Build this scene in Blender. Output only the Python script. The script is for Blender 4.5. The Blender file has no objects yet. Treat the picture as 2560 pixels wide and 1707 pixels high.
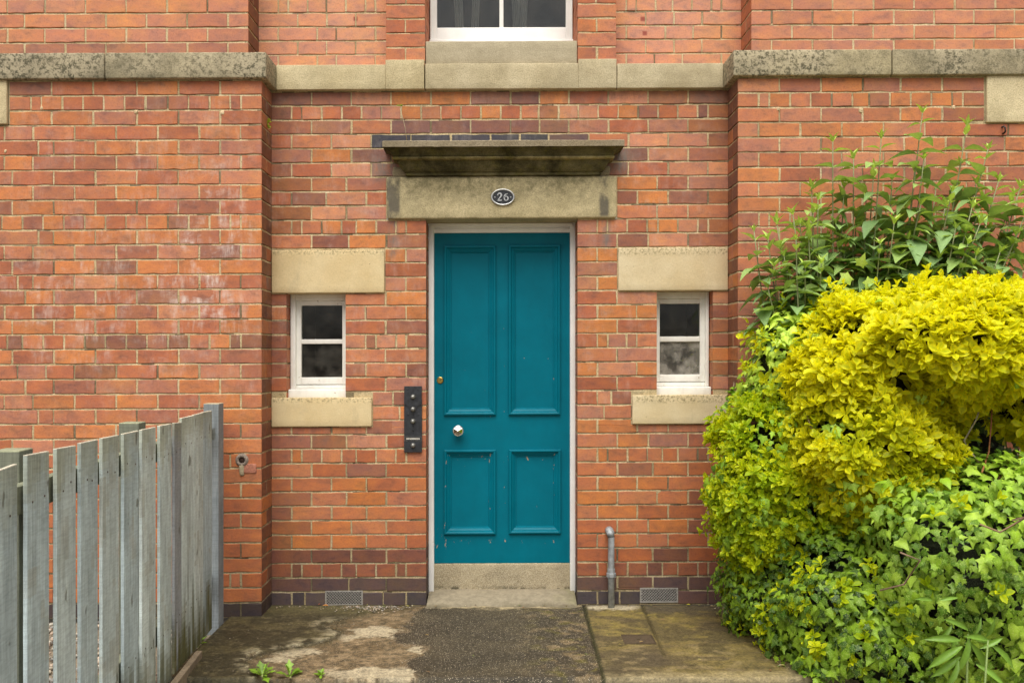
import bpy, bmesh, math, random
import numpy as np
from mathutils import Vector, noise as mn
R = random.Random(7)
NR = np.random.default_rng(11)
scene = bpy.context.scene
COL = scene.collection
# ------------------------------------------------------------------ frame of reference
# X right, Y into the building, Z up; recessed wall face Y = 0, camera 5.3 m in front of it
D0, F, EYE, VX, VY = 5.3, 2173.0, 1.507, 1252.0, 895.0
SH = 0.0045                      # the building is a touch out of level: Z += SH * X
def wx(px, y=0.0): return (px - VX) / F * (D0 + y)
def wz(py, y=0.0): return EYE - (py - VY) / F * (D0 + y)
def bz(px, py, y=0.0): return wz(py, y) - SH * wx(px, y)      # height before the shear
def fbm(x, y, z, o=4):
    return mn.fractal(Vector((x, y, z)), 1.0, 2.0, o)
def smooth(a, b, x):
    t = min(1.0, max(0.0, (x - a) / (b - a))); return t * t * (3 - 2 * t)
def mix(a, b, t): return tuple(p + (q - p) * t for p, q in zip(a, b))

# ------------------------------------------------------------------ mesh builder
class MB:
    def __init__(self): self.v = []; self.f = []; self.m = []; self.c = []; self.vc = None
    def add(self, verts, faces, mat=0, col=(1, 1, 1, 1)):
        o = len(self.v); self.v.extend(verts)
        for f in faces:
            self.f.append(tuple(i + o for i in f)); self.m.append(mat); self.c.append(col)
    def box(self, x0, x1, y0, y1, z0, z1, mat=0, col=(1, 1, 1, 1)):
        self.add([(x0,y0,z0),(x1,y0,z0),(x1,y1,z0),(x0,y1,z0),(x0,y0,z1),(x1,y0,z1),(x1,y1,z1),(x0,y1,z1)],
                 [(0,3,2,1),(4,5,6,7),(0,1,5,4),(1,2,6,5),(2,3,7,6),(3,0,4,7)], mat, col)
    def rbox(self, x0, x1, y0, y1, z0, z1, r=.004, seg=.05, amp=.0, fr=30., mat=0, col=(1,1,1,1), rot=None, cf=None):
        """box with rounded edges and an optionally uneven surface"""
        lo, hi = (x0,y0,z0), (x1,y1,z1)
        ax = []
        for a, b in zip(lo, hi):
            rr = min(r, (b - a) * .45); n = max(1, int((b - a - 2*rr) / seg))
            ax.append([a, a + rr*.35] + [a + rr + (b-a-2*rr)*i/n for i in range(n+1)] + [b - rr*.35, b])
        idx = {}; vs = []; fs = []
        def vid(i, j, k):
            key = (i, j, k)
            if key not in idx:
                p = Vector((ax[0][i], ax[1][j], ax[2][k])); q = Vector(p)
                for d in range(3):
                    rr = min(r, (hi[d]-lo[d])*.45); q[d] = min(max(p[d], lo[d]+rr), hi[d]-rr)
                e = p - q
                if e.length > 1e-9:
                    rr = min(r, min(hi[d]-lo[d] for d in range(3))*.45); p = q + e.normalized() * rr
                if amp:
                    nn = mn.noise_vector(p * fr) * .6 + mn.noise_vector(p * fr * 3.1) * .4
                    p = p + nn * amp
                idx[key] = len(vs); vs.append(tuple(p))
            return idx[key]
        nx, ny, nz = len(ax[0])-1, len(ax[1])-1, len(ax[2])-1
        for i in range(nx):
            for k in range(nz):
                fs.append((vid(i,0,k), vid(i+1,0,k), vid(i+1,0,k+1), vid(i,0,k+1)))
                fs.append((vid(i,ny,k), vid(i,ny,k+1), vid(i+1,ny,k+1), vid(i+1,ny,k)))
        for i in range(nx):
            for j in range(ny):
                fs.append((vid(i,j,0), vid(i,j+1,0), vid(i+1,j+1,0), vid(i+1,j,0)))
                fs.append((vid(i,j,nz), vid(i+1,j,nz), vid(i+1,j+1,nz), vid(i,j+1,nz)))
        for j in range(ny):
            for k in range(nz):
                fs.append((vid(0,j,k), vid(0,j,k+1), vid(0,j+1,k+1), vid(0,j+1,k)))
                fs.append((vid(nx,j,k), vid(nx,j+1,k), vid(nx,j+1,k+1), vid(nx,j,k+1)))
        if rot: vs2 = [rot(v) for v in vs]
        else: vs2 = vs
        if cf:
            o = len(self.v); self.v.extend(vs2)
            for f in fs:
                c = [sum(vs2[i][d] for i in f)/len(f) for d in range(3)]
                self.f.append(tuple(i+o for i in f)); self.m.append(mat); self.c.append(cf(c))
        else: self.add(vs2, fs, mat, col)
    def tube(self, pts, rad, n=10, mat=0, col=(1,1,1,1), cap=True):
        rings = []; up = Vector((0.13, 0.31, 0.94))
        pts = [Vector(p) for p in pts]
        for i, p in enumerate(pts):
            t = (pts[min(i+1, len(pts)-1)] - pts[max(i-1, 0)]).normalized()
            a = t.cross(up)
            if a.length < 1e-3: a = t.cross(Vector((1, 0, 0)))
            a.normalize(); b = a.cross(t)
            r = rad[i] if isinstance(rad, (list, tuple)) else rad
            rings.append([tuple(p + a*(r*math.cos(2*math.pi*k/n)) + b*(r*math.sin(2*math.pi*k/n))) for k in range(n)])
        vs = [v for r_ in rings for v in r_]; fs = []
        for i in range(len(pts)-1):
            for k in range(n):
                k2 = (k+1) % n
                fs.append((i*n+k, i*n+k2, (i+1)*n+k2, (i+1)*n+k))
        if cap:
            fs.append(tuple(reversed(range(n)))); fs.append(tuple(range((len(pts)-1)*n, len(pts)*n)))
        self.add(vs, fs, mat, col)
    def lathe_y(self, cx, cz, prof, n=24, mat=0, col=(1,1,1,1), sx=1., sz=1.):
        """profile [(radius, y)] turned round an axis along Y, front (small y) last"""
        vs = []; fs = []
        for r, y in prof:
            for k in range(n):
                a = 2*math.pi*k/n; vs.append((cx + r*sx*math.cos(a), y, cz + r*sz*math.sin(a)))
        for i in range(len(prof)-1):
            for k in range(n):
                k2 = (k+1) % n; fs.append((i*n+k, i*n+k2, (i+1)*n+k2, (i+1)*n+k))
        fs.append(tuple(range((len(prof)-1)*n, len(prof)*n)))
        self.add(vs, fs, mat, col)
    def build(self, name, mats, parent=None, shear=True, smooth_=False):
        me = bpy.data.meshes.new(name)
        vs = [(x, y, z + SH*x) for x, y, z in self.v] if shear else self.v
        me.from_pydata(vs, [], self.f)
        for m in (mats if isinstance(mats, (list, tuple)) else [mats]): me.materials.append(m)
        me.polygons.foreach_set('material_index', self.m)
        ca = me.color_attributes.new('Col', 'FLOAT_COLOR', 'CORNER')
        n = np.array([len(f) for f in self.f]); cols = np.array([c if len(c) == 4 else (*c, 1) for c in self.c], dtype=np.float32)
        ca.data.foreach_set('color', np.repeat(cols, n, axis=0).ravel())
        if smooth_: me.polygons.foreach_set('use_smooth', [True]*len(self.f))
        o = bpy.data.objects.new(name, me); COL.objects.link(o)
        if parent: o.parent = parent
        return o
def tag(o, label=None, cat=None, group=None, kind=None):
    if label: o['label'] = label
    if cat: o['category'] = cat
    if group: o['group'] = group
    if kind: o['kind'] = kind
    return o
def empty(name, loc, label, cat, group=None):
    o = bpy.data.objects.new(name, None); COL.objects.link(o); o.location = loc
    o.empty_display_size = .1
    return tag(o, label, cat, group)
def keep(o, root):
    """child of a root whose mesh is in world coordinates"""
    o.parent = root; o.matrix_parent_inverse.identity()
    o.location = [-a for a in root.location]
    return o

# ------------------------------------------------------------------ materials
def mat(name):
    m = bpy.data.materials.new(name); m.use_nodes = True
    nt = m.node_tree; b = nt.nodes['Principled BSDF']; return m, nt, b
class NT:
    def __init__(self, nt): self.t = nt; self.pos = None
    def n(self, typ, **kw):
        x = self.t.nodes.new(typ)
        for k, v in kw.items(): setattr(x, k, v)
        return x
    def l(self, a, b): self.t.links.new(a, b)
    def coord(self, scale=(1,1,1), rot=(0,0,0)):
        if self.pos is None: self.pos = self.n('ShaderNodeNewGeometry').outputs['Position']
        mp = self.n('ShaderNodeMapping'); mp.inputs['Scale'].default_value = scale; mp.inputs['Rotation'].default_value = rot
        self.l(self.pos, mp.inputs[0]); return mp.outputs[0]
    def noise(self, sc, det=4, rough=.6, scale=(1,1,1), dist=0.):
        x = self.n('ShaderNodeTexNoise'); x.inputs['Scale'].default_value = sc; x.inputs['Detail'].default_value = det
        x.inputs['Roughness'].default_value = rough; x.inputs['Distortion'].default_value = dist
        self.l(self.coord(scale), x.inputs['Vector']); return x.outputs['Fac']
    def ramp(self, fac, stops):
        x = self.n('ShaderNodeValToRGB'); e = x.color_ramp.elements
        while len(e) < len(stops): e.new(.5)
        for el, (p, c) in zip(e, stops):
            el.position = p; el.color = (*c, 1) if isinstance(c, tuple) else (c, c, c, 1)
        self.l(fac, x.inputs[0]); return x.outputs[0]
    def mixc(self, a, b, fac, mode='MIX'):
        x = self.n('ShaderNodeMix', data_type='RGBA', blend_type=mode)
        for s, v in ((0, fac), (6, a), (7, b)):
            if hasattr(v, 'default_value') or hasattr(v, 'is_linked'): self.l(v, x.inputs[s])
            elif s == 0: x.inputs[s].default_value = v
            else: x.inputs[s].default_value = (*v, 1) if len(v) == 3 else v
        return x.outputs[2]
    def math(self, op, a, b=0., clamp=False):
        x = self.n('ShaderNodeMath', operation=op, use_clamp=clamp)
        for i, v in enumerate((a, b)):
            if hasattr(v, 'is_linked'): self.l(v, x.inputs[i])
            else: x.inputs[i].default_value = v
        return x.outputs[0]
    def attr(self):
        x = self.n('ShaderNodeAttribute'); x.attribute_name = 'Col'; return x
    def bump(self, h, dist, strength, bsdf):
        x = self.n('ShaderNodeBump'); x.inputs['Distance'].default_value = dist; x.inputs['Strength'].default_value = strength
        self.l(h, x.inputs['Height']); self.l(x.outputs[0], bsdf.inputs['Normal'])
    def box(self, x0, x1, z0, z1, soft):
        """soft world-space box mask in X and Z (stains with a place of their own)"""
        s = self.n('ShaderNodeSeparateXYZ'); 
        if self.pos is None: self.coord()
        self.l(self.pos, s.inputs[0])
        def ss(v, a, b):
            m = self.n('ShaderNodeMapRange', interpolation_type='SMOOTHSTEP'); self.l(v, m.inputs[0])
            m.inputs[1].default_value = a; m.inputs[2].default_value = b; return m.outputs[0]
        a = self.math('MULTIPLY', ss(s.outputs[0], x0-soft, x0+soft), ss(s.outputs[0], x1+soft, x1-soft))
        b = self.math('MULTIPLY', ss(s.outputs[2], z0-soft, z0+soft), ss(s.outputs[2], z1+soft, z1-soft))
        return self.math('MULTIPLY', a, b)

def brick_mat():
    m, nt, b = mat('fired_brick'); g = NT(nt)
    c = g.attr().outputs['Color']
    mott = g.ramp(g.noise(11, 6, .62, (1, 1, 1.7), .4), [(.30, (.66, .72, .86)), (.45, (.95, .96, 1.)), (.58, (1.08, 1.04, .96)), (.74, (1.22, 1.22, 1.0))])
    c = g.mixc(c, mott, 1., 'MULTIPLY')
    orange = g.ramp(g.noise(4.3, 5, .6), [(.45, 0.), (.7, 1.)])
    c = g.mixc(c, (1.16, 1.30, .80), g.math('MULTIPLY', orange, .5), 'MULTIPLY')
    fine = g.ramp(g.noise(120, 5, .7), [(.34, (.70, .66, .66)), (.46, (1., 1., 1.)), (.75, (1.13, 1.15, 1.18))])
    c = g.mixc(c, fine, .8, 'MULTIPLY')
    # pale bloom of salts over the older wall to the left
    salts = g.ramp(g.noise(5.5, 7, .68, (1, 1, 1.3), .4), [(.47, 0.), (.64, 1.)])
    streak = g.ramp(g.noise(26, 5, .7, (1, 1, .22)), [(.42, 0.), (.66, 1.)])
    msk = g.math('MULTIPLY', salts, streak)
    zone = g.math('ADD', g.math('MULTIPLY', g.box(-2.9, -1.75, 1.55, 2.15, .25), .42), g.math('MULTIPLY', g.box(-1.85, -1.50, 1.7, 2.62, .12), .75))
    zone2 = g.math('MULTIPLY', g.box(-3.0, 1.3, 1.1, 3.1, .4), .22)
    f = g.math('MULTIPLY', msk, g.math('ADD', zone, zone2), True)
    c = g.mixc(c, (.70, .60, .53), f)
    for (x, z, r) in ((wx(889, .11), wz(48, .11), .013), (wx(1607, .11), wz(48, .11), .014), (wx(1612, .11), wz(84, .11), .014)):
        c = g.mixc(c, (.30, .075, .05), g.box(x-r, x+r, z-r, z+r, .006))
    run = g.ramp(g.noise(20, 5, .7, (1, 1, .3)), [(.40, 0.), (.60, 1.)])
    for q in ((-.685, -.63, 2.13, 2.40, .02), (.615, .665, 2.17, 2.40, .02), (-.80, -.62, 2.60, 2.74, .05), (.64, .80, 2.62, 2.80, .05)):
        c = g.mixc(c, (.17, .15, .13), g.math('MULTIPLY', g.math('MULTIPLY', g.box(*q), run), .8))
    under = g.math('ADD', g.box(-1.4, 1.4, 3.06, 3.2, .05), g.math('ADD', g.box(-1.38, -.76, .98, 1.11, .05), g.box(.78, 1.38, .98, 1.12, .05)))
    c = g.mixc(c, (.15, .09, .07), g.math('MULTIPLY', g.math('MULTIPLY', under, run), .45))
    # sooty smears
    soot = g.ramp(g.noise(9, 6, .7, (1, 1, 1), .3), [(.60, 0.), (.78, 1.)])
    c = g.mixc(c, (.10, .065, .055), g.math('MULTIPLY', soot, .55))
    g.l(c, b.inputs['Base Color'])
    r = g.ramp(g.noise(60, 3), [(.3, .62), (.7, .9)]); g.l(r, b.inputs['Roughness'])
    b.inputs['Specular IOR Level'].default_value = .35
    h = g.math('ADD', g.noise(180, 5, .7), g.math('MULTIPLY', g.noise(35, 4, .6), 1.6))
    g.bump(h, .0016, .55, b); return m
def mortar_mat():
    m, nt, b = mat('lime_mortar'); g = NT(nt)
    c = g.ramp(g.noise(7, 6, .7), [(.28, (.22, .175, .10)), (.42, (.44, .345, .195)), (.58, (.56, .455, .28)), (.75, (.62, .53, .37))])
    c = g.mixc(c, g.ramp(g.noise(150, 5, .7), [(.36, .45), (.5, 1.), (.7, 1.15)]), .9, 'MULTIPLY')
    c = g.mixc(c, g.attr().outputs['Color'], 1., 'MULTIPLY')
    dk = g.ramp(g.noise(24, 4, .7), [(.62, 0.), (.70, 1.)])
    c = g.mixc(c, (.05, .04, .025), g.math('MULTIPLY', dk, .6))
    g.l(c, b.inputs['Base Color']); b.inputs['Roughness'].default_value = .95
    g.bump(g.noise(130, 5, .75), .004, .8, b); return m
def stone_mat(name, base, light, dark, dirt, speck, moss=0., extra=None):
    m, nt, b = mat(name); g = NT(nt)
    c = g.ramp(g.noise(3.2, 6, .6), [(.32, base), (.66, light)])
    d = g.ramp(g.noise(4.5, 8, .72, (1, 1, 1), .3), [(.5 - .22*dirt, 0.), (.72 - .12*dirt, 1.)])
    c = g.mixc(c, dark, g.math('MULTIPLY', d, min(1., dirt)))
    if moss:
        mo = g.ramp(g.noise(16, 6, .7), [(.5, 0.), (.68, 1.)])
        c = g.mixc(c, (.13, .115, .018), g.math('MULTIPLY', mo, moss))
    sp = g.ramp(g.noise(170, 6, .8), [(.36, (.38, .36, .30)), (.49, (.96, .96, .96)), (.68, (1.25, 1.24, 1.2))])
    c = g.mixc(c, sp, speck, 'MULTIPLY')
    at = g.attr().outputs['Color']; c = g.mixc(c, at, 1., 'MULTIPLY')
    if extra: c = extra(g, c)
    g.l(c, b.inputs['Base Color']); b.inputs['Roughness'].default_value = .93
    b.inputs['Specular IOR Level'].default_value = .2
    g.bump(g.math('ADD', g.noise(110, 6, .75), g.noise(28, 5, .6)), .004, .7 if speck > .5 else .35, b); return m
def paint_mat(name, col, rough, chip=None, grain=0., chipamt=.69, dirt=.0, dirtcol=(.16,.12,.06), metallic=0., chipscale=(1, 1, .45), spec=.4, zones=None):
    m, nt, b = mat(name); g = NT(nt)
    c = g.ramp(g.noise(5, 5, .6), [(.3, tuple(x*.9 for x in col)), (.7, tuple(min(1, x*1.07) for x in col))])
    if dirt:
        d = g.ramp(g.noise(18, 7, .75, (1, 1, .35)), [(.5, 0.), (.74, 1.)])
        c = g.mixc(c, dirtcol, g.math('MULTIPLY', d, dirt))
    if chip:
        nz = g.noise(42, 4, .6, chipscale)
        if zones:
            for q in zones: nz = g.math('ADD', nz, g.math('MULTIPLY', g.box(*q), .098))
        k = g.ramp(nz, [(chipamt, 0.), (chipamt + .012, 1.)])
        c = g.mixc(c, chip, k)
    g.l(c, b.inputs['Base Color']); b.inputs['Metallic'].default_value = metallic; b.inputs['Specular IOR Level'].default_value = spec
    r = g.ramp(g.noise(30, 4), [(.3, rough*.8), (.7, min(1, rough*1.2))]); g.l(r, b.inputs['Roughness'])
    h = g.math('ADD', g.noise(8, 3, .5, (6, 6, .5)), g.math('MULTIPLY', g.noise(160, 3, .5), .4))
    g.bump(h, .0012, .25 + grain, b); return m
def plain_mat(name, col, rough, metallic=0., var=.25, sc=60, bump=.0, spec=.5):
    m, nt, b = mat(name); g = NT(nt)
    c = g.ramp(g.noise(sc, 5, .65), [(.3, tuple(x*(1-var) for x in col)), (.7, tuple(min(1., x*(1+var)) for x in col))])
    g.l(c, b.inputs['Base Color']); b.inputs['Roughness'].default_value = rough; b.inputs['Metallic'].default_value = metallic
    b.inputs['Specular IOR Level'].default_value = spec
    if bump: g.bump(g.noise(sc*1.5, 4, .7), .003, bump, b)
    return m
def attr_mat(name, rough, sc=40, var=(.75, 1.2), bump=.3, bd=.002, scale=(1,1,1), spec=.4):
    m, nt, b = mat(name); g = NT(nt); c = g.attr().outputs['Color']
    c = g.mixc(c, g.ramp(g.noise(sc, 6, .7, scale), [(.3, var[0]), (.7, var[1])]), 1., 'MULTIPLY')
    g.l(c, b.inputs['Base Color']); b.inputs['Roughness'].default_value = rough; b.inputs['Specular IOR Level'].default_value = spec
    if bump: g.bump(g.noise(sc, 6, .7, scale), bd, bump, b)
    return m
def leaf_mat(name, rough, trans=.3, spec=.5, spots=None, sc=70):
    m, nt, b = mat(name); g = NT(nt); c = g.attr().outputs['Color']
    c = g.mixc(c, g.ramp(g.noise(sc, 3, .6), [(.3, .88), (.7, 1.12)]), 1., 'MULTIPLY')
    if spots:
        k = g.ramp(g.noise(230, 2, .5), [(.55, 0.), (.62, 1.)]); c = g.mixc(c, spots, g.math('MULTIPLY', k, .35))
    g.l(c, b.inputs['Base Color']); b.inputs['Roughness'].default_value = rough; b.inputs['Specular IOR Level'].default_value = spec
    t = g.n('ShaderNodeBsdfTranslucent'); g.l(g.mixc(c, (1.15, 1.1, .6), 1., 'MULTIPLY'), t.inputs['Color'])
    mx = g.n('ShaderNodeMixShader'); mx.inputs[0].default_value = trans
    g.l(b.outputs[0], mx.inputs[1]); g.l(t.outputs[0], mx.inputs[2])
    g.l(mx.outputs[0], nt.nodes['Material Output'].inputs['Surface']); return m
def glass_mat(name, tint=(.9, .92, .9), dirt=.03):
    m, nt, b = mat(name); g = NT(nt)
    tr = g.n('ShaderNodeBsdfTransparent'); tr.inputs[0].default_value = (*tint, 1)
    gl = g.n('ShaderNodeBsdfGlossy'); gl.inputs['Roughness'].default_value = .02
    bp = g.n('ShaderNodeBump'); bp.inputs['Distance'].default_value = .01; bp.inputs['Strength'].default_value = .08
    g.l(g.noise(6, 2), bp.inputs['Height']); g.l(bp.outputs[0], gl.inputs['Normal'])
    fr = g.n('ShaderNodeFresnel'); fr.inputs[0].default_value = 1.5
    m1 = g.n('ShaderNodeMixShader'); g.l(fr.outputs[0], m1.inputs[0]); g.l(tr.outputs[0], m1.inputs[1]); g.l(gl.outputs[0], m1.inputs[2])
    df = g.n('ShaderNodeBsdfDiffuse'); df.inputs[0].default_value = (.45, .42, .36, 1)
    m2 = g.n('ShaderNodeMixShader'); g.l(g.ramp(g.noise(9, 6, .7), [(.4, dirt*.3), (.75, dirt*2.2)]), m2.inputs[0])
    g.l(m1.outputs[0], m2.inputs[1]); g.l(df.outputs[0], m2.inputs[2])
    g.l(m2.outputs[0], nt.nodes['Material Output'].inputs['Surface']); return m

M_BRICK, M_MORT = brick_mat(), mortar_mat()
def top_lichen(g, c):
    k = g.ramp(g.noise(75, 6, .75), [(.40, 1.), (.52, 0.)])
    z = g.math('ADD', g.box(-3, 3, 2.135, 2.3, .016), g.box(-3, 3, 1.238, 1.4, .014), True)
    c = g.mixc(c, (.20, .16, .08), g.math('MULTIPLY', g.math('MULTIPLY', k, z), .9))
    st = g.ramp(g.noise(6, 6, .7, (1, 1, .35), .4), [(.56, 0.), (.72, 1.)])
    c = g.mixc(c, (.36, .31, .20), g.math('MULTIPLY', st, .45))
    pit = g.ramp(g.noise(58, 3, .6), [(.24, 1.), (.29, 0.)]); return g.mixc(c, (.10, .08, .04), pit)
M_CLEAN = stone_mat('pale_stone', (.60, .455, .235), (.70, .57, .335), (.44, .34, .18), .28, .25, 0., top_lichen)
M_STRING = stone_mat('weathered_stone', (.48, .40, .245), (.60, .52, .345), (.30, .25, .15), .6, .85)
def lichen(g, c):
    k = g.ramp(g.noise(48, 7, .78), [(.44, 0.), (.53, 1.)])
    where = g.ramp(g.noise(2.2, 3, .6), [(.40, .15), (.60, 1.)])
    c = g.mixc(c, (.085, .078, .05), g.math('MULTIPLY', g.math('SUBTRACT', 1., k), g.math('MULTIPLY', where, .85)))
    return g.mixc(c, (.56, .48, .33), g.math('MULTIPLY', g.math('MULTIPLY', k, where), .55))
M_PIER = stone_mat('lichened_stone', (.31, .27, .18), (.42, .37, .25), (.13, .118, .08), .9, .9, 0., lichen)
M_SILLUP = stone_mat('sill_stone', (.43, .37, .25), (.50, .435, .305), (.25, .21, .13), .5, .6)
def lintel_stains(g, c):
    w = g.noise(14, 5, .6, (1, 1, .6))
    wob = g.ramp(w, [(.40, 0.), (.56, 1.)])
    for x0, x1, zz in ((-.70, -.615, 2.3), (.60, .655, 2.37)):
        mk = g.math('MULTIPLY', g.box(x0, x1, zz, 2.7, .012), g.math('ADD', wob, .1), True)
        c = g.mixc(c, (.10, .09, .075), g.math('MULTIPLY', mk, .85))
    up = g.math('MULTIPLY', g.box(-.62, .58, 2.47, 2.7, .09), g.ramp(g.noise(22, 7, .75), [(.38, 0.), (.62, 1.)]))
    return g.mixc(c, (.12, .11, .055), g.math('MULTIPLY', up, .75))
M_LINTEL = stone_mat('stained_lintel_stone', (.58, .48, .275), (.68, .575, .35), (.32, .27, .15), .75, .85, .10, lintel_stains)
M_CANOPY = stone_mat('mossy_stone', (.18, .150, .07), (.26, .22, .115), (.045, .038, .016), 1., .8, .45)
M_TEAL = paint_mat('teal_gloss_paint', (.0, .136, .190), .40, (.42, .27, .17), 0., .752, .14, (.004, .075, .105), spec=.11, chipscale=(1.5, 1, .7),
    zones=[(x-.008, x+.008, .30, z1, .006) for x, z1 in ((-.350, 1.05), (-.067, 1.5), (.023, 1.75), (.335, 1.6), (-.425, .75))] + [(-.43, -.33, .22, .46, .03), (-.35, -.06, .335, .365, .006), (.03, .34, .335, .365, .006), (-.35, -.06, .86, .90, .006), (.03, .34, .86, .90, .006)])
M_WHITE = paint_mat('white_paint', (.86, .85, .81), .5, (.42, .33, .22), .25, .74, .07, (.40, .34, .24))
M_WHITEOLD = paint_mat('worn_white_paint', (.82, .80, .73), .55, (.34, .28, .19), .35, .70, .25, (.36, .30, .19))
M_CHROME = plain_mat('polished_chrome', (.75, .74, .72), .08, 1., .05)
M_BRASS = plain_mat('aged_brass', (.52, .36, .10), .3, 1., .3)
M_BLACK = plain_mat('black_painted_metal', (.022, .024, .028), .42, .0, .5, 45, .3)
M_STEEL = plain_mat('dull_steel', (.26, .255, .23), .45, .8, .25)
M_PEWTER = plain_mat('pewter_metal', (.56, .56, .54), .35, .85, .2)
M_GALV = plain_mat('galvanised_pipe', (.33, .35, .36), .55, .35, .3, 35, .3)
M_VENT = plain_mat('cast_iron_vent', (.30, .28, .25), .7, .2, .3, 80, .4)
M_DARK = plain_mat('dark_void', (.006, .006, .006), .9, 0, .2)
M_ROOM = plain_mat('dim_room', (.09, .085, .075), .9, 0, .3, 3)
M_CURTAIN = plain_mat('net_curtain', (.36, .35, .33), .9, 0, .15, 30)
M_LETTER = plain_mat('ivory_lettering', (.72, .68, .58), .6, 0, .1)
def chips(g, c):
    v = g.n('ShaderNodeTexVoronoi'); v.inputs['Scale'].default_value = 230; g.l(g.coord(), v.inputs['Vector'])
    k = g.ramp(v.outputs['Distance'], [(.25, 1.), (.55, 0.)])
    c = g.mixc(g.mixc(c, (.72, .70, .64), 1., 'MULTIPLY'), (.62, .54, .39), g.math('MULTIPLY', k, .8))
    foot = g.math('MULTIPLY', g.box(-.43, .45, -.1, .068, .014), g.ramp(g.noise(9, 5, .7), [(.48, 0.), (.58, 1.)]))
    return g.mixc(c, (.05, .045, .03), g.math('MULTIPLY', foot, .8))
M_AGG = stone_mat('exposed_aggregate', (.46, .38, .25), (.56, .48, .34), (.16, .13, .08), .5, .6, 0., chips)
M_GLASS3 = glass_mat('frosted_pane', (.8, .8, .74), .42)
M_GLASS, M_GLASS2 = glass_mat('window_glass'), glass_mat('dusty_glass', (.85, .85, .8), .06)
def wood_mat():
    m, nt, b = mat('painted_board'); g = NT(nt); c = g.attr().outputs['Color']
    c = g.mixc(c, g.ramp(g.noise(22, 6, .7, (5, 5, .28)), [(.3, .72), (.7, 1.16)]), 1., 'MULTIPLY')
    c = g.mixc(c, g.ramp(g.noise(6, 5, .7, (1, 1, .6)), [(.3, .80), (.7, 1.14)]), 1., 'MULTIPLY')
    kn = g.ramp(g.noise(17, 2, .4, (1, 1, .55)), [(.70, 0.), (.735, 1.)])
    c = g.mixc(c, (.12, .12, .09), g.math('MULTIPLY', kn, .7))
    sw = g.ramp(g.noise(30, 3, .6, (.15, .8, 4.5)), [(.42, .86), (.55, 1.04)]); c = g.mixc(c, sw, .7, 'MULTIPLY')
    g.l(c, b.inputs['Base Color']); b.inputs['Roughness'].default_value = .85; b.inputs['Specular IOR Level'].default_value = .2
    g.bump(g.math('ADD', g.noise(22, 6, .7, (5, 5, .28)), g.math('MULTIPLY', kn, -1.)), .003, .6, b); return m
M_WOOD = wood_mat()
M_GROUND = None

# ------------------------------------------------------------------ brickwork
PITCH, CO, MJ = .2427, .0871, .0106
PAL = [((.45, .165, .082), 5), ((.50, .180, .060), 4), ((.38, .120, .058), 4), ((.32, .120, .072), 1.8), ((.49, .205, .115), 2.2), ((.40, .165, .105), 2)]
def pick(rr, warm=0.):
    t = rr.random() * sum(w for _, w in PAL)
    for c, w in PAL:
        t -= w
        if t <= 0: break
    k = .86 + .26 * rr.random()
    return tuple(min(.8, x * k) for x in c)
def cuts(a, b, full, hdr, rr):
    L = b - a; p = PITCH / 2 if hdr else PITCH
    if L < .62 * PITCH: return [a, b]
    if not hdr and L < 1.15 * PITCH: return [a, b] if full else [a, a + L/2, b]
    if hdr: first = [p, p + .062]
    else: first = [PITCH if full else PITCH / 2]
    lf, rt = [a + x for x in first], [b - x for x in first]
    while lf[-1] < b: lf.append(lf[-1] + p)
    while rt[-1] > a: rt.append(rt[-1] - p)
    mid = a + L * (.42 + .16 * rr.random())
    lf = [x for x in lf if x < mid]; rt = sorted(x for x in rt if x > mid)
    l, r = (lf[-1] if lf else a), (rt[0] if rt else b); g = r - l
    if g < .33 * p:
        if lf: lf.pop()
        elif rt: rt.pop(0)
    elif g > 1.3 * p: lf.append((l + r) / 2)
    return [a] + lf + rt + [b]
def rsub(rects, h):
    out = []
    for a, c, b, d in rects:
        if h[0] >= b or h[2] <= a or h[1] >= d or h[3] <= c: out.append((a, c, b, d)); continue
        if h[1] > c: out.append((a, c, b, h[1]))
        if h[3] < d: out.append((a, h[3], b, d))
        lo, hi = max(c, h[1]), min(d, h[3])
        if h[0] > a: out.append((a, lo, h[0], hi))
        if h[2] < b: out.append((h[2], lo, b, hi))
    return out
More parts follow.
